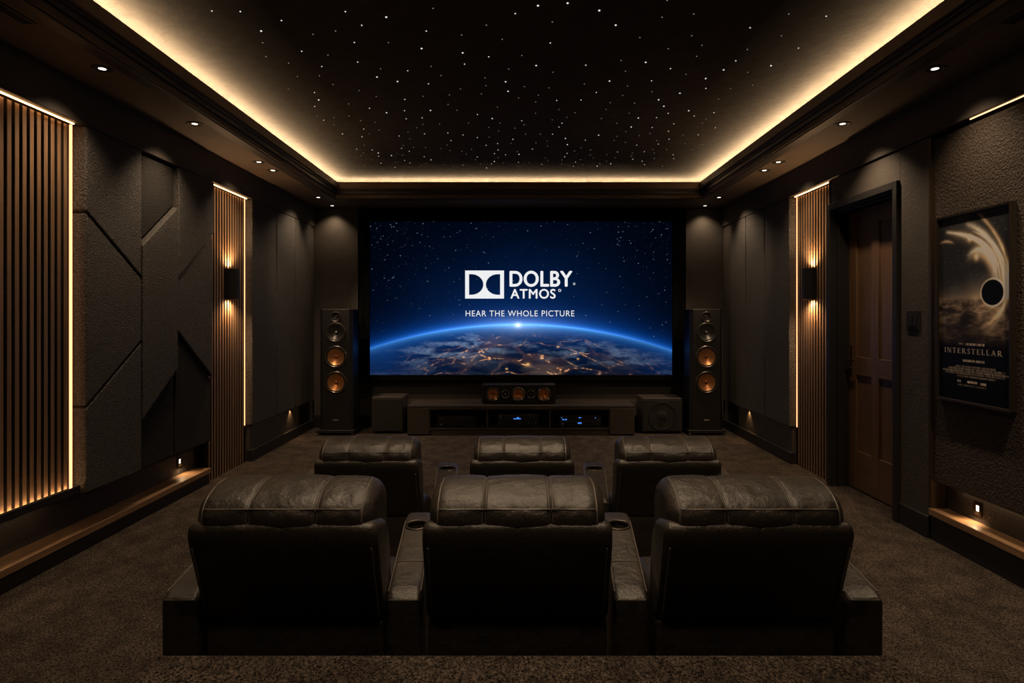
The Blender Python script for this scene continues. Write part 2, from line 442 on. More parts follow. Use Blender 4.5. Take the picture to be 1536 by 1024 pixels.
# ------------------------------------------------------------------ acoustic panels
def on_left(px, py):                       # points of the panel outlines, on the plane of the left wall
    y = W * F / (CX - px); return (y, EYE - (py - CY) * y / F)
def apanel(s, poly, x_back, x_front, label, m='panel', group='fabric acoustic panels', bev=.012):
    cy = sum(p[0] for p in poly) / len(poly); cz = min(p[1] for p in poly)
    o = Vector((s * x_back, cy, cz))
    ob = MB().prism_x(poly, s * x_back, s * x_front).build('acoustic_panel', m, None, o, bevel=bev, seg=3)
    return tag(ob, label, 'acoustic panel', group)
G = .008
ZB, ZT = .425, 3.08
ya, yb, yc, yd = 4.665, 5.37, 5.945, 6.645
def zl(px, py): return on_left(px, py)[1]
a1l, a1r = zl(129, 318), zl(207.6, 416.6); a2l, a2r = zl(131, 610), zl(207, 512)
b1l, b1r = zl(209.6, 366), zl(262.6, 308.5); b2l, b2r = zl(211, 631.5), zl(262.5, 554)
c1l, c1r = zl(265, 417), zl(316, 350.6); c2l, c2r = zl(265, 497.6), zl(316, 566.7)
def col(y0, y1, u, lo, xs, ms, labs):
    g = .010
    y0 += G; y1 -= G
    apanel(-1, [(y0, u[0] + g), (y1, u[1] + g), (y1, ZT), (y0, ZT)], 3.25, xs[0], labs[0], ms[0])
    apanel(-1, [(y0, lo[0] + g), (y1, lo[1] + g), (y1, u[1] - g), (y0, u[0] - g)], 3.25, xs[1], labs[1], ms[1])
    apanel(-1, [(y0, ZB), (y1, ZB), (y1, lo[1] - g), (y0, lo[0] - g)], 3.25, xs[2], labs[2], ms[2])
col(ya, yb, (a1l, a1r), (a2l, a2r), (3.125, 3.125, 3.125), ('panel', 'panel', 'panel'),
    ('grey fabric wall panel beside the wide slats, top piece with lower edge slanting down', 'grey fabric wall panel beside the wide slats, middle wedge pointing at their edge', 'grey fabric wall panel beside the wide slats, bottom piece with rising top edge'))
col(yb, yc, (b1l, b1r), (b2l, b2r), (3.165, 3.125, 3.165), ('panel_dark', 'panel', 'panel_dark'),
    ('sunken black fabric wall panel, top piece of the middle left column', 'grey fabric wall panel, slanted middle piece of the middle left column', 'sunken black fabric wall panel, bottom piece of the middle left column'))
col(yc, yd, (c1l, c1r), (c2l, c2r), (3.125, 3.14, 3.16), ('panel', 'panel', 'panel_dark'),
    ('grey fabric wall panel beside the left sconce slats, top piece under a downlight', 'grey fabric wall panel beside the left sconce slats, middle piece between two slants', 'black fabric wall panel beside the left sconce slats, bottom piece'))
nm = ['next to the slats', 'in the middle of three', 'nearest the screen wall']
for k, (y0, y1) in enumerate(((7.59, 8.37), (8.37, 9.07), (9.07, 9.75))):
    apanel(-1, [(y0 + G, ZB), (y1 - G, ZB), (y1 - G, ZT), (y0 + G, ZT)], 3.25, 3.13, 'tall grey fabric panel behind the left sconce, %s' % nm[k], 'panel')
for k, (y0, y1) in enumerate(((7.475, 8.236), (8.236, 8.92), (8.92, 9.58))):
    apanel(1, [(y0 + G, ZB), (y1 - G, ZB), (y1 - G, ZT), (y0 + G, ZT)], 3.25, 3.13, 'tall grey fabric panel beyond the right sconce, %s' % nm[k], 'panel')
apanel(1, [(2.21, .45), (4.935, .45), (4.935, 3.05), (2.21, 3.05)], 3.25, 3.165, 'large embossed brown fabric panel on the right wall behind the poster', 'panel_poster', bev=.008)
t = MB().box(3.25, 3.148, 4.938, 4.962, .24, 3.07).build('edge_strip', 'frame', None, (3.2, 4.95, .24))
tag(t, 'thin bronze edge strip between the light switch pier and the embossed panel', 'trim strip')
r = thing('wall_wash_strip', 'warm LED strip grazing the top of the embossed panel above the poster', 'light strip', (3.14, 3.4, 3.08))
MB().box(3.158, 3.153, 2.25, 4.52, 3.076, 3.084).build('led_tape', 'led_wash', r, r.location)

r = thing('added_niche_strip', 'thin warm LED strip hidden under the embossed panel above the right ledge', 'light strip', (3.236, 3.7, .45))
MB().box(3.240, 3.232, 2.6, 4.8, .442, .45).build('led_tape', 'led_niche_added', r, r.location)  # added out of sight, brightens the niche wall
# puck lights under the far panels
def puck(s, y, side):
    r = thing('puck_light', 'small amber puck light under the fabric panels of the %s wall' % side, 'puck light', (s * 3.185, y, ZB), 'puck lights under the far panels')
    MB().lathe([(.02, 0), (.024, -.004), (.03, -.004), (.03, 0)], n=20).build('rim', 'bronze', r, smooth=True)
    MB().disc((0, 0, -.002), .018).build('lamp_lens', 'puck', r, recalc=False)
    spot((s * 3.15, y, ZB - .012), 3, 110, .9, WARM, .01, (s * 3.18, y, 0))
for s, y, sd in ((-1, 8.96, 'left'), (1, 8.88, 'right')):
    r = puck(s, y, sd)
# make room for the pucks: they hang just below the panels' front edge

# step lights
def step_light(s, x, y, zc, label):
    r = thing('step_light', label, 'step light', (s * x, y, zc), 'square step lights in the niches')
    m = MB(); m.box(0, -s * .012, -.042, -.016, -.05, .05).box(0, -s * .012, .016, .042, -.05, .05).box(0, -s * .012, -.016, .016, .02, .05).box(0, -s * .012, -.016, .016, -.05, -.02)
    m.build('face_plate', 'bronze', r, bevel=.002)
    MB().box(0, -s * .006, -.016, .016, -.02, .02).build('lamp_lens', 'step', r)
    spot((s * (x - .03), y, zc - .0), 3.2, 130, .9, WARM2, .012, (s * (x - .1), y, zc - .2))
step_light(-1, 3.331, 6.34, .285, 'small glowing square step light above the ledge on the left wall')
step_light(1, 3.28, 4.61, .335, 'small glowing square step light above the ledge under the poster')
step_light(-1, 3.331, 3.75, .285, 'square step light above the left ledge under the wide slats, cut by the photo edge')

# ------------------------------------------------------------------ sconces
def sconce(s, y, zc, label):
    r = thing('wall_sconce', label, 'sconce', (s * 3.195, y, zc), 'half round wall sconces')
    h = .165; R = .085
    m = MB(); n = 24
    a0, a1 = (PI / 2, 3 * PI / 2) if s > 0 else (-PI / 2, PI / 2)
    m.lathe([(R, -h), (R, h), (R - .006, h), (R - .006, -h), (R, -h)], c=(-s * .03, 0, 0), n=n, a0=a0, a1=a1)
    m.box(0, -s * .03, -R, R, -h, h)
    auto_smooth(m.build('shade', 'black', r))
    for sg, nm in ((1, 'upper_lamp'), (-1, 'lower_lamp')):
        mb = MB(); zz = sg * (h - .012)
        pts2 = [(-s * .032 - s * (R - .01) * math.cos(a), (R - .01) * math.sin(a), zz) for a in [(-PI / 2 + PI * i / 12) for i in range(13)]]
        mb.add(pts2, [tuple(range(13))]); mb.build(nm, 'led_sconce', r, recalc=False)
        spot((s * 3.150, y, zc + sg * (h + .002)), 34, 150, .9, (1, .60, .30), .015, (s * 3.175, y, zc + sg * 1.6))
    rim = MB(); rim.lathe([(R + .002, -h - .004), (R + .002, -h + .006), (R - .008, -h + .006), (R - .008, -h - .004), (R + .002, -h - .004)], c=(-s * .03, 0, 0), n=n, a0=a0, a1=a1)
    rim.build('lower_rim', 'bronze', r)
sconce(-1, 7.12, 2.06, 'black half round sconce glowing up and down on the left slat panel')
sconce(1, 7.02, 2.06, 'black half round sconce glowing up and down on the right slat panel')

# ------------------------------------------------------------------ door
d = bpy.data.objects.new('door_1', None); COL.objects.link(d); d.location = (3.34, 5.96, 0); d['kind'] = 'structure'
O = d.location
fr = MB(); X0, X1 = 3.32, 3.36
for a, b in ((6.36, 6.50), (5.965, 6.09), (5.41, 5.60)): fr.box(X0, X1, a, b, .012, 2.74)
fr.build('stiles', 'door', d, O, bevel=.003)
rl = MB()
for z0, z1 in ((.012, .386), (1.13, 1.308), (2.585, 2.74)):
    for a, b in ((5.60, 5.965), (6.09, 6.36)): rl.box(X0 + .0005, X1, a, b, z0, z1)
rl.build('rails', 'door_rail', d, O, bevel=.003)
for a, b in ((5.60, 5.965), (6.09, 6.36)):
    for z0, z1 in ((.386, 1.13), (1.308, 2.585)):
        MB().box(X0 + .018, X1 - .005, a - .01, b + .01, z0 - .01, z1 + .01).build('door_panel', 'door', d, O)
h = MB().box(X0, X0 - .008, 6.435, 6.47, 1.13, 1.42).build('handle_plate', 'bronze', d, O, bevel=.004)
hv = MB().tube([(X0 - .008, 6.452, 1.275), (X0 - .05, 6.452, 1.275)], .010, 10)
hv.tube([(X0 - .05, 6.46, 1.277), (X0 - .055, 6.42, 1.276), (X0 - .055, 6.34, 1.272), (X0 - .052, 6.32, 1.27)], .009, 10)
hv.tube([(X0 - .008, 6.452, 1.19), (X0 - .022, 6.452, 1.19)], .012, 10)
auto_smooth(hv.build('lever', 'bronze', h, Vector((0, 0, 0)) + O))
struct(MB().box(3.37, 3.40, 5.35, 6.54, 0, 2.85).build('door_1_stop', 'paint_dark'))
cs = MB()
cs.box(3.12, 3.16, 5.345, 5.405, 0, 2.83).box(3.12, 3.16, 6.49, 6.55, 0, 2.83).box(3.12, 3.16, 5.405, 6.49, 2.765, 2.83)
cs.box(3.16, 3.37, 5.345, 5.395, 0, 2.8).box(3.16, 3.37, 6.503, 6.55, 0, 2.8).box(3.16, 3.37, 5.395, 6.503, 2.75, 2.8)
cs.box(3.20, 3.225, 6.48, 6.503, 0, 2.75).box(3.20, 3.225, 5.395, 6.48, 2.73, 2.75)
struct(cs.build('door_1_casing', 'paint_dark', bevel=.005))

# light switch
r = thing('light_switch', 'black double light switch on the pier between the door and the poster', 'light switch', (3.15, 5.153, 1.672))
MB().box(0, -.010, -.085, .085, -.078, .078).build('cover_plate', 'rubber', r, bevel=.004)
for sy in (-.03, .03): MB().box(-.010, -.015, sy - .022, sy + .022, -.05, .05).build('rocker', 'rubber', r, bevel=.003)

# ------------------------------------------------------------------ picture helpers
def fbm(w, h, scale, octaves=4, seed=0, gain=.5, wide=1.):
    rng = np.random.RandomState(seed); out = np.zeros((h, w)); amp = 1.; tot = 0
    for o in range(octaves):
        gw, gh = int(scale * w / h / wide * 2 ** o) + 3, int(scale * 2 ** o) + 3
        g = rng.rand(gh, gw)
        x = np.linspace(0, gw - 2.001, w); y = np.linspace(0, gh - 2.001, h)
        xi, yi = x.astype(int), y.astype(int); fx, fy = x - xi, y - yi
        fx = fx * fx * (3 - 2 * fx); fy = (fy * fy * (3 - 2 * fy))[:, None]
        a = g[yi][:, xi] * (1 - fx) + g[yi][:, xi + 1] * fx
        b = g[yi + 1][:, xi] * (1 - fx) + g[yi + 1][:, xi + 1] * fx
        out += amp * (a * (1 - fy) + b * fy); tot += amp; amp *= gain
    return out / tot
def lin(c): c = np.asarray(c) / 255.; return np.where(c <= .04045, c / 12.92, ((c + .055) / 1.055) ** 2.4)
def sm(a, b, x): t = np.clip((x - a) / (b - a), 0, 1); return t * t * (3 - 2 * t)
def picture_mesh(name, img, place, m, parent, origin):
    """img: (h, w, 3) linear colours, one vertex each; place(u, v) -> point, u to the right and v down in 0..1"""
    h, w, _ = img.shape
    u, v = np.meshgrid(np.linspace(0, 1, w), np.linspace(0, 1, h))
    co = place(u, v).reshape(-1, 3) - np.array(origin)
    i = np.arange(w * h).reshape(h, w)
    q = np.stack([i[1:, :-1], i[1:, 1:], i[:-1, 1:], i[:-1, :-1]], -1).reshape(-1, 4)
    me = bpy.data.meshes.new(name)
    me.vertices.add(len(co)); me.vertices.foreach_set('co', co.astype(np.float32).ravel())
    me.loops.add(q.size); me.loops.foreach_set('vertex_index', q.astype(np.int32).ravel())
    me.polygons.add(len(q)); me.polygons.foreach_set('loop_start', np.arange(0, q.size, 4, dtype=np.int32))
    me.update(calc_edges=True); me.validate()
    at = me.color_attributes.new('picture', 'FLOAT_COLOR', 'POINT')
    at.data.foreach_set('color', np.concatenate([img.reshape(-1, 3), np.ones((w * h, 1))], 1).astype(np.float32).ravel())
    me.materials.append(m)
    o = bpy.data.objects.new(name, me); COL.objects.link(o); o.parent = parent
    return o

# ------------------------------------------------------------------ projection screen
SY = YF - .07
def S(px, py, y=SY): return ((px - CX) * y / F, y, EYE - (py - CY) * y / F)
sr = thing('projection_screen', 'wide projection screen showing the earth from space above the media console', 'screen', (0, YF, S(0, 572)[2]))
SO = Vector(sr.location)
x0, _, z1 = S(541, 317); x1, _, z0 = S(1025, 571)
ix0, _, iz1 = S(555, 332); ix1, _, iz0 = S(1008, 562)
f = MB(); f.box(x0, ix0, SY - .03, YF, z0, z1).box(ix1, x1, SY - .03, YF, z0, z1).box(ix0, ix1, SY - .03, YF, iz1, z1).box(ix0, ix1, SY - .03, YF, z0, iz0)
f.build('frame', 'velvet', sr, SO, bevel=.008)
def screen_picture():
    w, h = 680, 345
    U, V = np.meshgrid(np.linspace(0, 453, w), np.linspace(0, 230, h))
    ex, ey, R = 222., 155. + 700., 700.
    rr = np.hypot(U - ex, V - ey); dd = rr - R             # >0 above the limb
    ax = np.abs(U - ex)
    side = np.exp(-(ax / 190.) ** 2)
    img = np.zeros((h, w, 3))
    base = lin([1, 4, 12])[None, None] * np.ones((h, w, 1))
    halo = np.exp(-(np.hypot((U - ex) / 1.5, V - 150) / 95.) ** 2)[..., None]
    img = base + halo * lin([4, 34, 78]) * .8
    sky = dd > 0
    g1 = np.exp(-np.clip(dd, 0, None) / 14.)[..., None]; g2 = np.exp(-np.clip(dd, 0, None) / 4.5)[..., None]; g3 = np.exp(-np.clip(dd, 0, None) / 1.6)[..., None]
    glow_ = g1 * lin([6, 62, 150]) * (.35 + .65 * side[..., None]) + g2 * lin([22, 110, 220]) * (.4 + .6 * side[..., None]) + g3 * lin([120, 190, 255]) * (.15 + .85 * np.exp(-(ax / 120.) ** 2))[..., None]
    img += glow_ * sky[..., None]
    n = fbm(w, h, 3, 4, 3)
    img *= (.8 + .4 * n[..., None])
    # stars
    rng = np.random.RandomState(4)
    for k in range(1300):
        u, v = rng.rand() * 453, 230 * rng.rand() ** 1.35
        dens = .22 + .8 * np.exp(-((u / 150) ** 2 + (v / 110) ** 2)) + .6 * np.exp(-(((453 - u) / 110) ** 2 + (v / 130) ** 2))
        if rng.rand() > dens: continue
        if np.hypot(u - ex, v - ey) < R + 8: continue
        b = rng.rand() ** 4 * .55 + .035
        i, j = int(v / 230 * (h - 1)), int(u / 453 * (w - 1))
        c = np.array([.55, .8, 1.]) * b
        img[i, j] += c
        if b > .18 and i + 1 < h and j + 1 < w: img[i, j + 1] += c * .5
    # the globe
    depth = np.clip(-dd, 0, None)
    t = depth / 75.
    lon = (U - ex) / (62 + 1.0 * depth); lat = (depth + .01) ** .62
    glb = lin([5, 9, 17])[None, None] * np.ones((h, w, 1)) * (.8 + .5 * fbm(w, h, 12, 4, 8)[..., None])
    edgeblue = np.exp(-depth / 16.)[..., None]
    glb = glb + edgeblue * lin([16, 80, 165]) * (.35 + .6 * side[..., None]) + np.exp(-depth / 3.2)[..., None] * lin([90, 170, 240]) * (.3 + .7 * np.exp(-(ax / 130) ** 2))[..., None]
    glb += (np.exp(-np.abs(U - 25) / 75.) * .9 + np.exp(-np.abs(U - 440) / 60.) * .4)[..., None] * lin([5, 34, 80]) * .8
    warp = fbm(w, h, 9, 4, 21) - .5
    land = sm(.46, .60, fbm(w, h, 9, 6, 13, .6, 2.6) + .10 * warp)
    cl = sm(.46, .70, fbm(w, h, 24, 5, 31, .62, 4.)) * (.4 + .9 * fbm(w, h, 70, 2, 33)) * sm(2, 14, depth) * (1 - .6 * sm(40, 80, depth))
    band = np.exp(-((U - 140) / 75.) ** 2) * np.exp(-((depth - 26) / 16.) ** 2) + .5 * np.exp(-((U - 330) / 90.) ** 2) * np.exp(-((depth - 30) / 18.) ** 2)
    glb += (cl * (.2 + 2.0 * band) * .6)[..., None] * lin([92, 108, 128])
    glb += (land * sm(4, 20, depth) * np.exp(-((U - 260) / 140.) ** 2))[..., None] * lin([46, 40, 36])
    # city light network
    rng = np.random.RandomState(11)
    P = np.stack([rng.uniform(-3.4, 3.4, 110), rng.uniform(2., 16, 110)], 1)
    lo, la = lon + warp * .22, (lat + warp * 1.5)
    D = np.full((2, h, w), 1e9)
    for p in P:
        q = np.hypot((lo - p[0]) * 4.2, la - p[1])
        D[1] = np.where(q < D[0], D[0], np.minimum(D[1], q)); D[0] = np.minimum(D[0], q)
    e = np.exp(-((D[1] - D[0]) / .065) ** 2); e2 = np.exp(-((D[1] - D[0]) / .30) ** 2)
    mask = np.exp(-((U - 235) / 120.) ** 2) * sm(10, 34, depth)
    spk = fbm(w, h, 60, 2, 41)
    glb += (e * mask * sm(.36, .60, fbm(w, h, 14, 3, 51)) * sm(.35, .75, spk) * 1.5)[..., None] * lin([255, 184, 120])
    glb += (e2 * mask * .16)[..., None] * lin([140, 96, 62])
    for (hu, hv, s_) in ((236, 215, 5), (237, 214, 1.8), (312, 206, 1.4), (282, 188, 1.5), (170, 196, 1.3), (205, 221, 1.5)):
        glb += (np.exp(-(((U - hu) / s_) ** 2 + ((V - hv) / (s_ * .7)) ** 2)) * (.9 if s_ < 3 else .22))[..., None] * lin([255, 196, 120])
    img = np.where(sky[..., None], img, glb)
    fl = np.exp(-(np.hypot((U - ex) / 1.3, V - 155.5) / 2.6) ** 1.2)[..., None] * np.array([1.1, 1.0, .9]) + np.exp(-(np.hypot((U - ex) / 4.2, (V - 156)) / 8.) ** 1.2)[..., None] * lin([150, 184, 224]) * .62
    return np.clip(img + fl, 0, 1.6)
PIC = screen_picture()
def place_s(u, v): return np.stack([ix0 + (ix1 - ix0) * u, np.full_like(u, SY), iz1 + (iz0 - iz1) * v], -1)
picture_mesh('image_surface', PIC, place_s, attr_mat('screen_image', True), sr, SO)

def text_mesh(txt, rect, m, parent, origin, name, bold=0., y=SY - .004, spacing=1., heavy=0.):
    cu = bpy.data.curves.new('t', 'FONT'); cu.body = txt; cu.offset = bold; cu.space_character = spacing; cu.resolution_u = 6
    o = bpy.data.objects.new('t', cu); COL.objects.link(o)
    bpy.context.view_layer.update()
    me = bpy.data.meshes.new_from_object(o.evaluated_get(bpy.context.evaluated_depsgraph_get()))
    bpy.data.objects.remove(o); bpy.data.curves.remove(cu)
    xs = [v.co.x for v in me.vertices]; ys = [v.co.y for v in me.vertices]
    X0_, _, Z1_ = S(rect[0], rect[1], y); X1_, _, Z0_ = S(rect[2], rect[3], y)
    for v in me.vertices:
        a = (v.co.x - min(xs)) / (max(xs) - min(xs)); b = (v.co.y - min(ys)) / (max(ys) - min(ys))
        v.co = Vector((X0_ + (X1_ - X0_) * a, y, Z0_ + (Z1_ - Z0_) * b)) - Vector(origin)
    me.materials.clear(); me.materials.append(M[m]); me.name = name
    if heavy:
        mb = MB(); h_ = heavy * SY / F
        vv = [v.co.copy() for v in me.vertices]; ff = [tuple(p.vertices) for p in me.polygons]
        for k, (a, b) in enumerate(((0, 0), (h_, 0), (-h_, 0), (0, h_ * .8), (0, -h_ * .8))):
            mb.add([(v.x + a, v.y - .0001 * k, v.z + b) for v in vv], ff)
        bpy.data.meshes.remove(me)
        return mb.build(name, m, parent, recalc=False)
    ob = bpy.data.objects.new(name, me); COL.objects.link(ob); ob.parent = parent
    return ob
# the glyph bounds run through the same list twice, so take them before the change
def _tm(*a, **k): return text_mesh(*a, **k)
_tm('DOLBY', (765, 406.5, 858, 429.5), 'white_light', sr, SO, 'lettering', spacing=1.04, heavy=.75)
_tm('ATMOS', (766, 433.5, 833, 447.5), 'white_light', sr, SO, 'lettering', spacing=1.1, heavy=.4)
_tm('HEAR THE WHOLE PICTURE', (698.5, 465.5, 861.5, 474.3), 'white_light', sr, SO, 'lettering', bold=-.002, spacing=1.12)
def flat_poly_with_holes(outer, holes, name, m, parent, origin):
    bm = bmesh.new(); es = []
    for loop in [outer] + holes:
        vs = [bm.verts.new(Vector(p) - Vector(origin)) for p in loop]
        es += [bm.edges.new((vs[i], vs[(i + 1) % len(vs)])) for i in range(len(vs))]
    bmesh.ops.triangle_fill(bm, use_beauty=True, use_dissolve=False, edges=es, normal=(0, -1, 0))
    me = bpy.data.meshes.new(name); bm.to_mesh(me); bm.free(); me.materials.append(M[m])
    o = bpy.data.objects.new(name, me); COL.objects.link(o); o.parent = parent
    return o
yl = SY - .004
outer = [S(697.7, 405.6, yl), S(756, 405.6, yl), S(756, 447.6, yl), S(697.7, 447.6, yl)]
dl = [S(703.6, 411, yl)] + [S(707 + 18 * math.cos(a), 426.5 + 15.5 * math.sin(a), yl) for a in [(-PI / 2 + PI * i / 16) for i in range(17)]] + [S(703.6, 442, yl)]
dr = [S(750.2, 411, yl)] + [S(746.8 - 18 * math.cos(a), 426.5 + 15.5 * math.sin(a), yl) for a in [(-PI / 2 + PI * i / 16) for i in range(17)]] + [S(750.2, 442, yl)]
flat_poly_with_holes(outer, [dl, dr], 'logo', 'white_light', sr, SO)
for cx_, cy_, rr_ in ((861.3, 425.6, 1.7), (839.6, 435.4, 2.2)):
    tb = MB(); c = S(cx_, cy_, yl); k = rr_ * SY / F
    tb.lathe([(k, 0), (k * .62, 0)], c=(c[0], yl, c[2]), axis='y', n=16); tb.build('registered_mark', 'white_light', sr, SO, recalc=False)

# ------------------------------------------------------------------ poster
PX = 3.125
py0, py1, pz0, pz1 = 4.850, 4.107, 1.090, 2.437      # far edge, near edge, bottom, top
pr = thing('framed_poster', 'tall framed film poster with a black disc and glowing streaks on the right wall', 'poster', (3.165, (py0 + py1) / 2, pz0))
PO = Vector(pr.location)
fw = .016
f = MB()
f.box(PX, 3.165, py1, py1 + fw, pz0, pz1).box(PX, 3.165, py0 - fw, py0, pz0, pz1).box(PX, 3.165, py1 + fw, py0 - fw, pz0, pz0 + fw).box(PX, 3.165, py1 + fw, py0 - fw, pz1 - fw, pz1)
f.build('frame', 'frame_black', pr, PO, bevel=.002)
f = MB(); e_ = PX - .0015
f.box(e_, PX + .004, py1, py1 + .004, pz0, pz1).box(e_, PX + .004, py0 - .004, py0, pz0, pz1).box(e_, PX + .004, py1 + .004, py0 - .004, pz0, pz0 + .004).box(e_, PX + .004, py1 + .004, py0 - .004, pz1 - .004, pz1)
f.build('bronze_edge', 'frame', pr, PO)
MB().box(3.147, 3.163, py1 + fw, py0 - fw, pz0 + fw, pz1 - fw).build('backing_board', 'black', pr, PO)
def poster_picture():
    w, h = 230, 420
    U, V = np.meshgrid(np.linspace(0, 1, w), np.linspace(0, 1, h))
    A = 1.82                                  # height over width
    x, y = U, V * A
    img = np.ones((h, w, 1)) * np.array([.012, .0125, .014])
    n1 = fbm(w, h, 9, 5, 5); n2 = fbm(w, h, 26, 4, 6); n3 = fbm(w, h, 4, 4, 9)
    warm = np.array([1., .74, .46]); cream = np.array([1., .90, .74])
    img += (sm(.45, .8, n3) * .02)[..., None] * np.array([.8, .9, 1.]) * (V < .5)[..., None]
    rng = np.random.RandomState(3)
    for k in range(170):
        i, j = int(rng.rand() * h * .45), int(rng.rand() * w); img[i, j] += rng.rand() ** 2 * .35
    dx, dy = .76, .425 * A                     # dark disc
    # sweeping streaks: arcs that fall from upper left round to the disc
    def arc(p, wd, amp, colr, seed):
        t = np.linspace(0, 1, 90)[:, None]
        p = np.array(p, float)
        b = ((1 - t) ** 3) * p[0] + 3 * t * (1 - t) ** 2 * p[1] + 3 * t * t * (1 - t) * p[2] + t ** 3 * p[3]
        best = np.full((h, w), 9.); bt = np.zeros((h, w))
        for k_, q in enumerate(b):
            dd = np.hypot(x - q[0], y - q[1]); mk = dd < best; best = np.where(mk, dd, best); bt = np.where(mk, k_ / 89., bt)
        fade = np.sin(np.clip(bt, 0, 1) * PI * .92 + .12) ** .8
        nn = fbm(w, h, 14, 4, seed)
        return ((np.exp(-(best / wd) ** 1.3) * fade * (.3 + 1.2 * nn)) * amp)[..., None] * colr
    img += arc([(.12, .14), (.45, .20), (.80, .30), (.83, .70)], .012, .95, cream, 1)
    img += arc([(.20, .17), (.52, .22), (.86, .36), (.90, .72)], .035, .20, warm, 2)
    img += arc([(.40, .20), (.66, .26), (.84, .42), (.86, .68)], .008, .8, cream, 21)
    img += arc([(.50, .18), (.78, .28), (.98, .46), (.93, .76)], .007, .7, cream, 22)
    img += arc([(.02, .24), (.10, .22), (.16, .24), (.22, .26)], .010, .3, warm, 23)
    img += arc([(.42, .10), (.70, .20), (.92, .42), (.92, .78)], .022, .65, cream, 3)
    img += arc([(.58, .02), (.86, .26), (1.02, .50), (.94, .84)], .014, .55, warm, 4)
    img += arc([(.45, .40), (.60, .30), (.78, .40), (.79, .66)], .022, .75, cream, 7)
    img += arc([(.45, .44), (.58, .36), (.74, .44), (.76, .64)], .03, .22, warm, 8)
    img += arc([(.97, .50), (1.02, .75), (.93, 1.0), (.55, 1.12)], .03, .55, warm, 10)
    img += arc([(.90, .70), (.97, .86), (.86, 1.05), (.66, 1.16)], .014, .6, cream, 11)
    for (hx, hy, s_, a_) in ((.46, .24, .022, .8), (.55, .43, .022, .7), (.92, .66, .05, .3), (.56, .84, .10, .12)):
        img += (np.exp(-(np.hypot(x - hx, y - hy) / s_) ** 1.4) * a_)[..., None] * warm
    # rocky ground under a hazy horizon
    hz = .452 * A + .012 * (n3 - .5)
    g = sm(-.03, .03, y - hz)
    img += (np.exp(-np.abs(y - hz) / .05) * .16 * (.4 + U))[..., None] * warm
    nw = fbm(w, h, 34, 5, 16, .6, 3.); rocks = np.clip((nw * .8 + n1 * .5 - .46) * 2.2, 0, 1) ** 1.8
    fade = np.exp(-np.clip(y - hz, 0, None) / .19)
    ground = (.010 + rocks * .62 * fade * (.45 + .55 * U))[..., None] * np.array([1., .74, .52])
    img = img * (1 - .86 * g[..., None]) + ground * g[..., None]
    img += arc([(.97, .60), (1.0, .80), (.90, 1.0), (.62, 1.10)], .018, .5, warm, 13)
    rd = np.hypot((x - dx) / .145, (y - dy) / .122)
    img += (np.exp(-((rd - 1.0) / .09) ** 2) * .75 * (.35 + .65 * sm(-.1, .15, x - dx)))[..., None] * cream
    img *= sm(.94, 1.03, rd)[..., None]
    img *= (1 - sm(.66, .74, V))[..., None] * .97 + .03
    img += .010
    # rows of credits too small to read
    for v0, u0, u1, a_ in ((.694, .30, .36, .14), (.694, .40, .66, .20), (.783, .36, .66, .20), (.815, .25, .80, .10), (.828, .14, .92, .10), (.841, .06, .98, .13), (.854, .10, .92, .09), (.867, .26, .80, .09), (.895, .28, .33, .35), (.895, .42, .57, .28), (.897, .60, .68, .24), (.915, .28, .68, .06)):
        hh = .005 if a_ < .15 else .0065
        m_ = (np.abs(V - v0) < hh) & (U > u0) & (U < u1)
        nn = np.random.RandomState(int(v0 * 1000)).rand(1, w) > .3
        img += (m_ * nn * a_)[..., None] * np.array([1., .88, .72])
    return np.clip(2.9 * np.clip(img - .014, 0, None) + .004, 0, .95)
def place_p(u, v): return np.stack([np.full_like(u, 3.145), (py0 - fw) + (py1 - py0 + 2 * fw) * u, (pz1 - fw) + (pz0 - pz1 + 2 * fw) * v], -1)
picture_mesh('print', poster_picture(), place_p, attr_mat('poster_print', False), pr, PO)
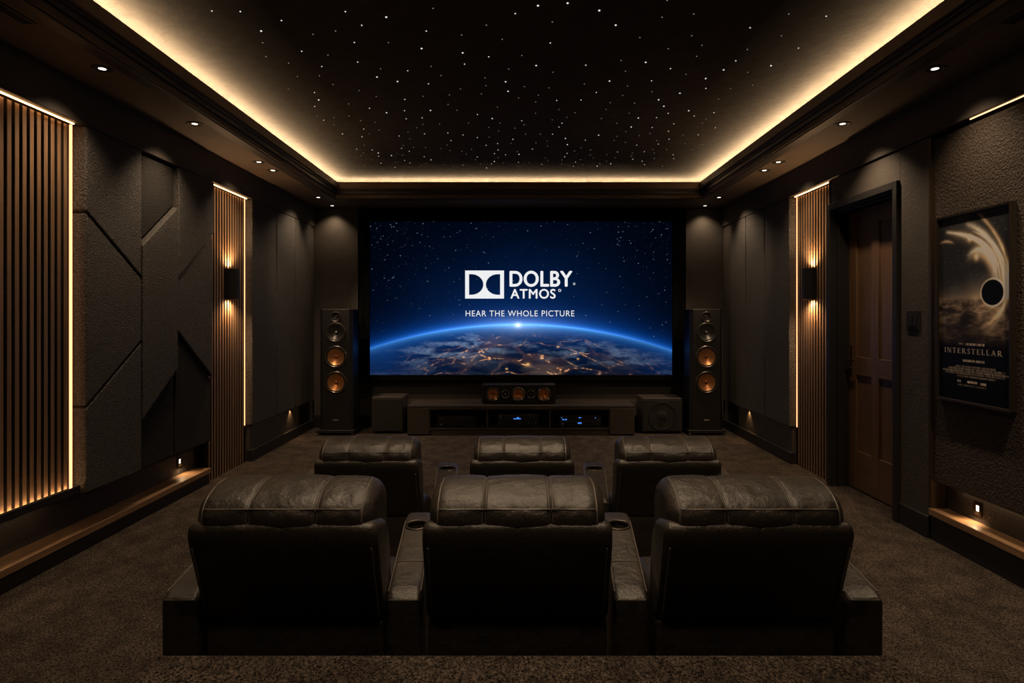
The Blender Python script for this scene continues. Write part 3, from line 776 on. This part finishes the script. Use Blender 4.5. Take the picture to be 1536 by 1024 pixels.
# serif capitals for the title: stems, hairlines and serifs
def seg(p, q, wd):
    p, q = Vector((p[0], p[1])), Vector((q[0], q[1])); t = (q - p).normalized(); n_ = Vector((-t.y, t.x)) * wd / 2
    return [p + n_, q + n_, q - n_, p - n_]
TH, TN = .15, .06
def ser(x, y): return seg((x - .17, y), (x + .17, y), .05)
GL = {
 'I': (.36, [seg((.18, 0), (.18, 1), TH), ser(.18, .025), ser(.18, .975)]),
 'N': (.95, [seg((.15, 0), (.15, 1), TN), seg((.80, 0), (.80, 1), TN), seg((.14, .98), (.80, .02), TH), ser(.15, .025), ser(.80, .975), ser(.1, .975)]),
 'T': (.80, [seg((.40, 0), (.40, 1), TH), seg((.04, .965), (.76, .965), .07), seg((.06, 1), (.06, .8), .05), seg((.74, 1), (.74, .8), .05), ser(.40, .025)]),
 'E': (.70, [seg((.18, 0), (.18, 1), TH), seg((.05, .97), (.62, .97), TN), seg((.18, .52), (.5, .52), TN), seg((.05, .03), (.65, .03), TN), seg((.61, 1), (.61, .82), .05), seg((.64, 0), (.64, .2), .05), seg((.5, .62), (.5, .42), .05)]),
 'L': (.68, [seg((.18, 0), (.18, 1), TH), ser(.18, .975), seg((.05, .03), (.63, .03), TN), seg((.62, 0), (.62, .22), .05)]),
 'A': (.90, [seg((.12, 0), (.45, 1), TN), seg((.42, 1), (.76, 0), TH), seg((.22, .34), (.64, .34), TN), ser(.12, .025), ser(.76, .025)]),
 'R': (.88, [seg((.18, 0), (.18, 1), TH), ser(.18, .025), seg((.05, .97), (.45, .97), TN), seg((.18, .5), (.45, .5), TN), seg((.38, .5), (.78, .02), TH), ser(.82, .025)] + [seg((.42 + .2 * math.cos(a), .735 + .235 * math.sin(a)), (.42 + .2 * math.cos(b), .735 + .235 * math.sin(b)), .11) for a, b in [(-PI / 2 + PI * i / 8, -PI / 2 + PI * (i + 1) / 8 + .06) for i in range(8)]]),
 'S': (.62, [seg(a, b, .12) for a, b in zip([(.52, .82), (.44, .93), (.30, .97), (.15, .90), (.12, .74), (.22, .60), (.40, .46), (.51, .32), (.48, .13), (.32, .03), (.15, .07), (.08, .20)], [(.44, .93), (.30, .97), (.15, .90), (.12, .74), (.22, .60), (.40, .46), (.51, .32), (.48, .13), (.32, .03), (.15, .07), (.08, .20), (.08, .2001)])][:-1]),
}
word = 'INTERSTELLAR'; adv = 0; polys = []
for ch in word:
    wd, ps = GL[ch]
    for p in ps: polys.append([(q.x + adv, q.y) for q in p])
    adv += wd + .26
adv -= .26
tm = MB(); u0, u1, v0, v1 = .085, .885, .745, .718
for k_, p in enumerate(polys):
    vs = []
    for a, b in p:
        u = u0 + (u1 - u0) * a / adv; v = v0 + (v1 - v0) * b
        vs.append((3.1435 - .00002 * (k_ % 7), (py0 - fw) + (py1 - py0 + 2 * fw) * u, (pz1 - fw) + (pz0 - pz1 + 2 * fw) * v))
    tm.add(vs, [(0, 1, 2, 3)])
tm.build('title_lettering', 'print', pr, PO, recalc=False)

# ------------------------------------------------------------------ loudspeakers
def driver(parent, c, R, cone, name, ring=True, cap=True):
    """a cone driver facing -y, c is the centre on the baffle"""
    x, y, z = c
    o = MB().lathe([(R, 0), (R, .010), (R * .95, .014), (R * .88, .010), (R * .86, .0)], c=c, axis='y', n=36).build(name, 'ring', parent, smooth=True)
    MB().lathe([(R * .87, .004), (R * .84, .009), (R * .78, .007), (R * .76, .002)], c=c, axis='y', n=36).build('surround', 'rubber', o, smooth=True)
    MB().lathe([(R * .77, .003), (R * .5, -.018), (R * .22, -.034), (.0001, -.036)], c=c, axis='y', n=36).build('cone', cone, o, smooth=True)
    MB().lathe([(R * .15, -.034), (R * .14, -.012), (R * .08, -.004), (.0001, -.002)], c=c, axis='y', n=20).build('dust_cap', 'copper_cap' if cone == 'copper' else 'silver', o, smooth=True)
    return o
def rounded_rect(x0, x1, y0, y1, r, n=4):
    pts = []
    for cx_, cy_, a in ((x1 - r, y1 - r, 0), (x0 + r, y1 - r, PI / 2), (x0 + r, y0 + r, PI), (x1 - r, y0 + r, 3 * PI / 2)):
        pts += [(cx_ + r * math.cos(a + PI / 2 * i / n), cy_ + r * math.sin(a + PI / 2 * i / n)) for i in range(n + 1)]
    return pts
def pierce(o, cuts):
    """sink round holes (centre, radius, depth) into a baffle facing -y"""
    mb = MB()
    for (x, y, z), R, dp in cuts:
        k = len(mb.v); n = 40
        vs = [(x + R * math.cos(2 * PI * i / n), yy, z + R * math.sin(2 * PI * i / n)) for yy in (y - .05, y + dp) for i in range(n)]
        mb.add(vs, [tuple(range(n)), tuple(range(2 * n - 1, n - 1, -1))] + [(i, n + i, n + (i + 1) % n, (i + 1) % n) for i in range(n)])
    c = mb.build('cutter', 'black')
    cut(o, c)
def cut(o, c):
    md = o.modifiers.new('cut', 'BOOLEAN'); md.operation = 'DIFFERENCE'; md.object = c; md.solver = 'EXACT'
    par = o.parent; o.parent = None
    bpy.context.view_layer.update()
    me = bpy.data.meshes.new_from_object(o.evaluated_get(bpy.context.evaluated_depsgraph_get()))
    o.modifiers.clear(); o.data = me; o.parent = par
    me.materials.clear(); me.materials.append(bpy.data.materials[o['_m']]) if '_m' in o else None
    bpy.data.objects.remove(c)

TY = 9.30                                       # front of the towers
def tower():
    r = thing('tower_speaker', 'black tower loudspeaker with two copper woofers at the left of the screen', 'loudspeaker', (-2.63, TY, 0), 'tower loudspeakers')
    x, zt, zb = .235, 1.81, .075
    # plan with chamfered front corners; front baffle at y=0
    plan = [(-.195, 0), (.195, 0), (.238, .05), (.225, .42), (-.225, .42), (-.238, .05)]
    cab = MB().prism_z(plan, zb, zt).build('cabinet', 'black', r); cab['_m'] = 'black_lacquer'
    zz = [1.70, 1.478, 1.125, .758]
    pierce(cab, [((0, 0, zz[1]), .128, .06), ((0, 0, zz[2]), .142, .06), ((0, 0, zz[3]), .142, .06), ((0, 0, zz[0]), .064, .04)])
    del cab['_m']
    b = cab.modifiers.new('bevel', 'BEVEL'); b.width = .006; b.segments = 2; b.limit_method = 'ANGLE'; b.angle_limit = math.radians(30)
    tw = driver(r, (0, 0, zz[0]), .074, 'grey_cone', 'tweeter'); driver(r, (0, 0, zz[1]), .142, 'grey_cone', 'midrange_driver')
    driver(r, (0, 0, zz[2]), .158, 'copper', 'woofer'); driver(r, (0, 0, zz[3]), .158, 'copper', 'woofer')
    MB().box(-.04, .04, -.006, .0, .205, .222).build('badge', 'silver', r, bevel=.002)
    MB().box(-.27, .27, -.04, .46, .03, .075).build('plinth', 'black', r, bevel=.006)
    for sx in (-.245, .245):
        for yy in (-.015, .435):
            MB().lathe([(.001, 0), (.018, .002), (.022, .03), (.001, .03)], c=(sx, yy, 0), n=14).build('foot', 'ring', r, smooth=True)
    return r
tw = tower()
dup(tw, (2.705, TY, 0), 'black tower loudspeaker with two copper woofers at the right of the screen')

# centre speaker on the console
CH = .432
cs_ = thing('center_speaker', 'black horizontal loudspeaker with three copper drivers standing on the media console', 'loudspeaker', (0.0, 9.39, CH))
cab = MB().box(-.532, .535, 0, .32, .012, .281).build('cabinet', 'gear', cs_); cab['_m'] = 'black_brushed_metal'
dx = [-.372, -.193, -.005, .180, .368]
pierce(cab, [((dx[i], 0, .146), .086 if i % 2 == 0 else .05, .05) for i in range(5)])
del cab['_m']
b = cab.modifiers.new('bevel', 'BEVEL'); b.width = .006; b.segments = 2; b.limit_method = 'ANGLE'; b.angle_limit = math.radians(40)
for i in range(5): driver(cs_, (dx[i], 0, .146), .098 if i % 2 == 0 else .058, 'copper' if i % 2 == 0 else 'grey_cone', 'driver')
for sx in (-.47, .47):
    for yy in (.04, .28): MB().lathe([(.001, 0), (.02, 0), (.02, .014), (.001, .014)], c=(sx, yy, 0), n=14).build('foot', 'rubber', cs_, smooth=True)

# subwoofers
def sub(loc, w_, h_, d_, label, cone):
    r = thing('subwoofer', label, 'subwoofer', loc, 'subwoofers beside the console')
    MB().box(-w_ / 2, w_ / 2, 0, d_, .03, h_).build('cabinet', 'console', r, bevel=.008)
    MB().box(-w_ / 2 + .012, w_ / 2 - .012, -.012, .0, .045, h_ - .03).build('grille', 'panel_dark', r, bevel=.004)
    if cone:
        MB().lathe([(.205, .012), (.205, .016), (.193, .017), (.190, .012)], c=(0, 0, h_ / 2 + .0), axis='y', n=48).build('driver_ring', 'rubber', r, smooth=True)
        MB().lathe([(.075, .012), (.06, .02), (.03, .024), (.0001, .025)], c=(0, 0, h_ / 2), axis='y', n=32).build('dust_cap', 'panel_dark', r, smooth=True)
    MB().box(-.012, .012, -.016, -.012, .07, .085).build('badge', 'ring', r)
    for sx in (-w_ / 2 + .05, w_ / 2 - .05):
        for yy in (.05, d_ - .05): MB().lathe([(.001, 0), (.024, 0), (.024, .03), (.001, .03)], c=(sx, yy, 0), n=14).build('foot', 'ring', r, smooth=True)
sub((-1.905, 9.40, 0), .455, .535, .46, 'black subwoofer box beside the left end of the media console', False)
sub((2.085, 9.40, 0), .585, .520, .46, 'black subwoofer box with a round driver beside the right end of the media console', True)

# ------------------------------------------------------------------ media console and equipment
KY, KB = 9.25, 9.86
c0, c1 = (611 - CX) * KY / F, (952 - CX) * KY / F
mc = thing('media_console', 'long low dark wood media console under the projection screen', 'console', ((c0 + c1) / 2, KY, 0))
KO = Vector(mc.location)
xs = [(p - CX) * KY / F for p in (611, 644, 731, 825, 915, 952)]
MB().box(c0, c1, KY, KB, CH - .035, CH).build('top', 'console', mc, KO, bevel=.004)
body = MB()
body.box(c0, c0 + .02, KY + .01, KB, .0, CH - .035).box(c1 - .02, c1, KY + .01, KB, .0, CH - .035)
body.box(c0 + .02, c1 - .02, KB - .015, KB, .0, CH - .035)
body.box(c0 + .02, c1 - .02, KY + .01, KB - .015, .085, .105)
body.box(c0 + .02, c1 - .02, KY + .03, KY + .05, 0, .085)
body.box(xs[1], xs[4], KY + .004, KY + .03, CH - .062, CH - .035)
for xx in xs[1:5]: body.box(xx - .011, xx + .011, KY + .008, KB - .015, .105, CH - .035)
body.build('body', 'console', mc, KO, bevel=.002)
for a, b_ in ((xs[0], xs[1]), (xs[4], xs[5])):
    MB().box(a + .003, b_ - .003, KY - .006, KY + .012, .02, CH - .042).build('door', 'console', mc, KO, bevel=.003)
def gear(name, label, x0, x1, h_, knobs, disp, tray=None, sp=None):
    y = KY + .07
    r = thing(name, label, 'electronics', ((x0 + x1) / 2, y, .105), 'equipment in the console bays')
    o = Vector(r.location)
    MB().box(x0, x1, y, y + .34, .117, .105 + h_).build('case', 'gear', r, o, bevel=.004)
    w_ = x1 - x0
    for kx, kz, kr in knobs:
        c = (x0 + w_ * kx - o.x, 0, .012 + (h_ - .012) * kz)
        MB().lathe([(kr, 0), (kr, .010), (kr * .8, .013), (.0001, .013)], c=c, axis='y', n=16).build('knob', 'silver', r, smooth=True)
    for dx0, dx1, dz0, dz1 in disp:
        MB().box(x0 + w_ * dx0, x0 + w_ * dx1, y - .002, y, .117 + (h_ - .012) * dz0, .117 + (h_ - .012) * dz1).build('display', 'blue_light', r, o)
    if tray:
        MB().box(x0 + w_ * tray[0], x0 + w_ * tray[1], y - .003, y, .117 + (h_ - .012) * tray[2], .117 + (h_ - .012) * tray[3]).build('disc_tray', 'black', r, o)
    if sp:
        MB().box(x0 + .004, x1 - .004, y - .003, y, .117 + (h_ - .012) * sp, .117 + (h_ - .012) * (sp + .06)).build('seam_strip', 'ring', r, o)
    for fx in (.1, .9):
        for yy in (y + .03, y + .31):
            MB().lathe([(.001, 0), (.016, 0), (.016, .013), (.001, .013)], c=(x0 + w_ * fx - o.x, yy - o.y, 0), n=12).build('foot', 'silver' if yy < y + .1 else 'rubber', r, smooth=True)
    return r
def gx(p): return (p - CX) * (KY + .07) / F
gear('disc_player', 'dark disc player in the left bay of the media console', gx(656), gx(714), .165, [(.12, .7, .006), (.88, .7, .006), (.1, .22, .009), (.9, .22, .009)], [], (.36, .58, .72, .8))
gear('receiver', 'receiver with a small blue display in the middle bay of the media console', gx(746), gx(808), .185,
     [(.08, .8, .010), (.30, .8, .007), (.29, .5, .007), (.69, .75, .007), (.79, .83, .008), (.88, .83, .008), (.07, .28, .008), (.12, .5, .005), (.76, .3, .005), (.81, .3, .005), (.93, .25, .009), (.48, .15, .005)], [(.39, .57, .62, .70), (.475, .52, .64, .80)])
gear('amplifier', 'two tier amplifier with blue indicators in the right bay of the media console', gx(839), gx(902), .175,
     [(.08, .25, .016), (.93, .62, .007), (.92, .22, .009), (.05, .84, .004)], [(.04, .065, .78, .84), (.07, .11, .58, .68), (.13, .18, .58, .68), (.46, .52, .76, .83), (.85, .87, .74, .82), (.44, .53, .26, .38)], None, .46)

# ------------------------------------------------------------------ recliners
def resample(poly, n, closed=True):
    """Catmull-Rom through the points, n samples"""
    P = [Vector(p) for p in poly]; m = len(P); out = []
    for k in range(n):
        t = k / n * m; i = int(t); f_ = t - i
        p0, p1, p2, p3 = P[(i - 1) % m], P[i % m], P[(i + 1) % m], P[(i + 2) % m]
        out.append(.5 * ((2 * p1) + (p2 - p0) * f_ + (2 * p0 - 5 * p1 + 4 * p2 - p3) * f_ ** 2 + (3 * p1 - p0 - 3 * p2 + p3) * f_ ** 3))
    return out
def chamfer(poly, r, n=4):
    """round the corners of a (y, z) polygon with radius r (or one per corner)"""
    out = []; m = len(poly)
    for i in range(m):
        p, a, b = Vector(poly[i]), Vector(poly[i - 1]), Vector(poly[(i + 1) % m])
        rr = r[i] if isinstance(r, (list, tuple)) else r
        da, db = (a - p).normalized(), (b - p).normalized()
        k = min(rr, (a - p).length * .45, (b - p).length * .45)
        p0, p1 = p + da * k, p + db * k
        for j in range(n + 1):
            t = j / n; out.append((1 - t) ** 2 * p0 + 2 * t * (1 - t) * p + t * t * p1)
    # fill long edges so that bulges and bumps have points to move
    full = []
    for i in range(len(out)):
        a, b = out[i], out[(i + 1) % len(out)]; full.append(a)
        k = int((b - a).length / .03)
        for j in range(1, k + 1): full.append(a + (b - a) * j / (k + 1))
    return full
def loft(prof, x0, x1, r, puff=.0, seams=(), wr=0., shear=0., seed=0, nx=None, seam_d=.004):
    """extrude a closed (y, z) profile from x0 to x1 with rounded ends; seams press lines across it"""
    cy = sum(p.x for p in prof) / len(prof); cz = sum(p.y for p in prof) / len(prof)
    hy = max(abs(p.x - cy) for p in prof); hz = max(abs(p.y - cz) for p in prof)
    L = x1 - x0; xs_ = [0]; k = 6
    st = [r * (1 - math.cos(PI / 2 * i / k)) for i in range(k + 1)]
    n = nx or max(6, int(L / .02))
    mid = [r + (L - 2 * r) * i / n for i in range(1, n)]
    for s_ in seams:
        c = s_ - x0; mid += [c - .012, c - .006, c, c + .006, c + .012]
    stations = sorted(set(round(v, 5) for v in st + mid + [L - v for v in st]))
    mb = MB(); m = len(prof); vs = []
    for d_ in stations:
        e = min(d_, L - d_)
        ins = r - math.sqrt(max(0, r * r - (r - e) ** 2)) if e < r else 0
        sd = sum(seam_d * math.exp(-((x0 + d_ - s_) / .006) ** 2) for s_ in seams)
        t = 2 * d_ / L - 1
        pf = puff * (1 - t * t)
        if seams:
            ends = [x0] + list(seams) + [x1]; X_ = x0 + d_
            for a, b in zip(ends[:-1], ends[1:]):
                if a <= X_ <= b: q = 2 * (X_ - a) / (b - a) - 1; pf = puff * (.5 * (1 - t * t) + .5 * (1 - q * q))
        off = pf - ins - sd
        for p in prof:
            v = Vector((x0 + d_, cy + (p.x - cy) * (1 + off / hy), cz + (p.y - cz) * (1 + off / hz)))
            if wr:
                nn = noise.noise(Vector((v.x * 9 + seed, v.y * 14, v.z * 14))) * .6 + noise.noise(Vector((v.x * 30 + seed, v.y * 16, v.z * 16))) * .4
                dirv = Vector((0, v.y - cy, v.z - cz)).normalized(); v += dirv * nn * wr
            v.x += shear * v.y
            vs.append(v)
    fs = []
    for i in range(len(stations) - 1):
        for j in range(m): fs.append((i * m + j, i * m + (j + 1) % m, (i + 1) * m + (j + 1) % m, (i + 1) * m + j))
    fs.append(tuple(range(m))); fs.append(tuple((len(stations) - 1) * m + j for j in range(m)))
    mb.add(vs, fs)
    return mb
def V2(l): return [Vector(p) for p in l]

HW = .28
PROF_HEAD = [(-.060, .852), (-.098, .862), (-.110, .890), (-.100, .926), (-.066, .957), (-.01, .978), (.055, .985), (.12, .972), (.168, .935), (.18, .875), (.172, .80), (.14, .76), (.05, .80), (-.02, .835)]
PROF_SHELL = [(.012, .525), (-.142, .902), (.06, .850), (.10, .50)]
PROF_CUSH = [(.075, .50), (.0, .84), (.06, .865), (.15, .80), (.19, .66), (.23, .54), (.25, .46), (.19, .42), (.12, .43)]
PROF_SKIRT = [(.07, .07), (.07, .50), (.72, .40), (.74, .07)]
PROF_SEAT = [(.10, .30), (.10, .44), (.30, .47), (.55, .48), (.72, .465), (.80, .42), (.80, .34), (.72, .30)]
PROF_FOOT = [(.745, .09), (.745, .40), (.80, .40), (.825, .30), (.82, .09)]
PROF_ARM = [(.0, .002), (-.004, .60), (.04, .618), (.50, .672), (.62, .682), (.74, .665), (.80, .58), (.80, .002)]

def follow_seam(prof, x, lo, hi, r=.0028, off=.001):
    """a raised piping along the profile between two heights on the back and top side"""
    pts = [Vector((x, p.x, p.y)) for p in prof if lo(p)]
    return MB().tube(pts, r, 6)

def backseam(z):                                 # y of the shell's back face
    t = (z - .525) / (.893 - .525); return .012 + t * (-.152)

def make_recliner():
    r = thing('recliner', 'x', 'recliner', (0, 0, 0), 'leather cinema recliners')
    hp = resample(PROF_HEAD, 44)
    h_ = loft(hp, -HW, HW, .055, puff=.009, seams=(-.105, .105), wr=.005, seed=3, nx=44, seam_d=.006)
    head = auto_smooth(h_.build('headrest', 'leather', r), 50)
    cy = sum(p.x for p in hp) / len(hp); cz = sum(p.y for p in hp) / len(hp)
    pp = MB(); pipes = [pp]
    pp.tube([(x, -.104 - .004 * (1 - (x / .25) ** 2), .926 + .002 * (1 - (x / .25) ** 2)) for x in [(-.245 + .49 * i / 24) for i in range(25)]], .0030, 6)
    top = [p for p in hp if (p.y > .85 and p.x < .10)]
    top = sorted(top, key=lambda p: math.atan2(p.y - .86, -(p.x - .05)))
    for sx in (-.105, .105):
        for dx_ in (-.0055, .0055):
            pp = MB(); pipes.append(pp); pp.tube([(sx + dx_, cy + (p.x - cy) * 1.012, cz + (p.y - cz) * 1.02) for p in top], .0017, 6)
    for sx in (-1, 1):
        pp = MB(); pipes.append(pp); pp.tube([(sx * (HW - .030 - .006 * max(0, p.x) / .1), cy + (p.x - cy) * .985, cz + (p.y - cz) * .975) for p in top], .0030, 6)
    for pp in pipes: auto_smooth(pp.build('piping', 'thread', head), 60)
    sp_ = chamfer(V2(PROF_SHELL), [.03, .095, .03, .03], 8)
    shell = auto_smooth(loft(sp_, -.30, .30, .028, puff=.006, seams=(0,), wr=.0022, seed=9, nx=30, seam_d=.003).build('backrest_shell', 'leather', r), 50)
    for sx in (-1, 1): auto_smooth(MB().tube([(sx * .281, backseam(z_) - .002, z_) for z_ in [(.54 + .265 * i / 14) for i in range(15)]], .0032, 6).build('piping', 'thread', shell), 60)
    q = MB(); q.tube([(.0, backseam(z_) + .0015, z_) for z_ in [(.54 + .265 * i / 14) for i in range(15)]], .0018, 6)
    auto_smooth(q.build('center_seam', 'thread', shell), 60)
    auto_smooth(loft(resample(PROF_CUSH, 40), -.285, .285, .05, puff=.012, seams=(-.10, .10), wr=.003, seed=5, nx=24).build('back_cushion', 'leather', r), 50)
    auto_smooth(loft(chamfer(V2(PROF_SKIRT), .02), -.252, .252, .015).build('base', 'leather', r), 50)
    auto_smooth(loft(resample(PROF_SEAT, 40), -.25, .25, .05, puff=.015, seams=(-.1, .1), wr=.003, seed=6, nx=24).build('seat_cushion', 'leather', r), 50)
    auto_smooth(loft(resample(PROF_FOOT, 32), -.25, .25, .02, puff=.006).build('footrest', 'leather', r), 50)
    auto_smooth(loft(chamfer(V2([(.018, .03), (.018, .522), (.075, .522), (.075, .03)]), .012), -.298, .298, .012, puff=.003, seams=(0,), seam_d=.003).build('lower_back_panel', 'leather', r), 50)
    for sx in (-.24, .24):
        for yy in (.08, .66): MB().lathe([(.001, 0), (.025, 0), (.025, .075), (.001, .075)], c=(sx, yy, 0), n=14).build('foot', 'rubber', r, smooth=True)
    return r
def arm_mesh(half, shear, cup=False):
    p = chamfer(V2(PROF_ARM), [.01, .012, .03, .05, .05, .06, .06, .01], 4)
    return loft(p, -half, half, .020, puff=.003, shear=shear, wr=.0012, seed=2, nx=8)
def arm_top_z(y): return .601 + (.041 + (y - .04) * (.672 - .618) / .46 - .041) + .017 if y > .04 else .61
def arm_piping(half, shear, parent):
    def zt(y): return .618 + (y - .04) * (.672 - .618) / .46 + .003 if y <= .5 else .672 + (y - .5) * .083 + .003
    def put(name, pts, r_): auto_smooth(MB().tube(pts, r_, 6).build(name, 'thread', parent), 60)
    put('piping', [(-half + .014 + 2 * (half - .014) * i / 8, -.004, .598) for i in range(9)], .0028)
    for sx in (-1, 1):
        put('piping', [(sx * (half - .006) + shear * y, y, zt(y) - .007) for y in [(.03 + .55 * i / 14) for i in range(15)]], .0024)
    put('cross_seam', [(-half + .012 + shear * .22 + 2 * (half - .012) * i / 8, .22, zt(.22) + .0005) for i in range(9)], .0014)
def cup_holder(parent, cx_, cy_, cz_, R=.043, dep=.085, tilt=0.):
    o = MB().lathe([(R + .007, 0), (R + .006, .004), (R, .005), (R - .003, .002), (R - .003, -.004)], c=(0, 0, 0), n=32).build('cup_holder', 'cup_rim', parent, smooth=True)
    o.location = (cx_, cy_, cz_); o.rotation_euler = (tilt, 0, 0)
    c = MB().lathe([(R - .001, .0), (R - .003, -dep), (.0001, -dep)], n=32).build('cup_well', 'cup', o, smooth=True)
    return o
def make_console(half, shear_):
    r = thing('armrest_console', 'x', 'armrest', (0, 0, 0), 'armrest consoles between the recliners')
    CYP = .52; dz = .672 + .02 * .083 + .003
    a = auto_smooth(arm_mesh(half, shear_).build('arm_body', 'leather', r), 50); a['_m'] = 'black_brown_leather'
    cut_mb = MB(); n = 32
    cvs = [(shear_ * CYP + .043 * math.cos(2 * PI * i / n), CYP + .043 * math.sin(2 * PI * i / n), zz) for zz in (dz - .088, dz + .08) for i in range(n)]
    cut_mb.add(cvs, [tuple(range(n)), tuple(range(2 * n - 1, n - 1, -1))] + [(i, n + i, n + (i + 1) % n, (i + 1) % n) for i in range(n)])
    cut(a, cut_mb.build('cutter', 'black')); del a['_m']; auto_smooth(a, 50)
    arm_piping(half, shear_, a)
    cup_holder(r, shear_ * CYP, CYP, dz, tilt=.10)
    return r

REC = make_recliner()
ROW1, ROW2 = 2.13, 3.79
def outer_arm(parent, off, shear_):
    a = auto_smooth(arm_mesh(.062, shear_).build('armrest', 'leather', parent), 50)
    a.location = (off, 0, 0)
    arm_piping(.062, shear_, a)
names = {(0, 0): 'black leather recliner at the left end of the nearer row, outer arm on its left', (0, 1): 'black leather recliner in the middle of the nearer row, seen square from behind', (0, 2): 'black leather recliner at the right end of the nearer row, beside the door aisle',
         (1, 0): 'black leather recliner at the left end of the front row, nearest the left tower speaker', (1, 1): 'black leather recliner in the middle of the front row, facing the receiver', (1, 2): 'black leather recliner at the right end of the front row, before the right subwoofer'}
first = True
for row, (yy, zz, cxs) in enumerate(((ROW1, RISE, (-.742, -.004, .755)), (ROW2, 0, (-.87, .02, .86)))):
    for k, x in enumerate(cxs):
        if first: c = REC; first = False; base_children = True
        else: c = dup(REC, (x, yy, zz))
        c.location = (x, yy, zz); c['label'] = names[(row, k)]
recs = {o['label']: o for o in bpy.data.objects if o.type == 'EMPTY' and o.name.startswith('recliner')}
outer_arm(recs[names[(0, 0)]], -.375, -.03); outer_arm(recs[names[(0, 2)]], .387, .03)
outer_arm(recs[names[(1, 0)]], -.44, -.05); outer_arm(recs[names[(1, 2)]], .44, .05)
CL, CR = make_console(.060, -.07), make_console(.060, .07)
CL.location = (-.379, ROW1, RISE); CR.location = (.372, ROW1, RISE)
CL['label'] = 'leather armrest console with cup holder between the left and middle nearer recliners'
CR['label'] = 'leather armrest console with cup holder between the middle and right nearer recliners'
c_ = dup(CL, (-.430, ROW2, 0), 'leather armrest console with cup holder between the left and middle front row recliners'); c_.scale = (1.28, 1, 1.02)
c_ = dup(CR, (.458, ROW2, 0), 'leather armrest console with cup holder between the middle and right front row recliners'); c_.scale = (1.28, 1, 1.02)

# ------------------------------------------------------------------ world, camera, colour
w = bpy.data.worlds.new('dark_world'); SC.world = w; w.use_nodes = True
w.node_tree.nodes['Background'].inputs[0].default_value = (.01, .009, .008, 1)
w.node_tree.nodes['Background'].inputs[1].default_value = .05
cam = bpy.data.cameras.new('camera'); co = bpy.data.objects.new('camera', cam); COL.objects.link(co)
co.location = (0, 0, EYE); co.rotation_euler = (PI / 2, 0, 0)
cam.sensor_width = 36; cam.sensor_fit = 'HORIZONTAL'; cam.lens = 36 * F / 1536
cam.shift_x = -(CX - 768) / 1536; cam.shift_y = -(512 - CY) / 1536
cam.clip_start = .05
SC.camera = co
SC.view_settings.view_transform = 'Standard'; SC.view_settings.look = 'None'
SC.view_settings.gamma = 1; SC.view_settings.use_curve_mapping = False; SC.view_settings.exposure = 0
SC.cycles.max_bounces = 8; SC.cycles.diffuse_bounces = 4
SC.cycles.sample_clamp_indirect = 4
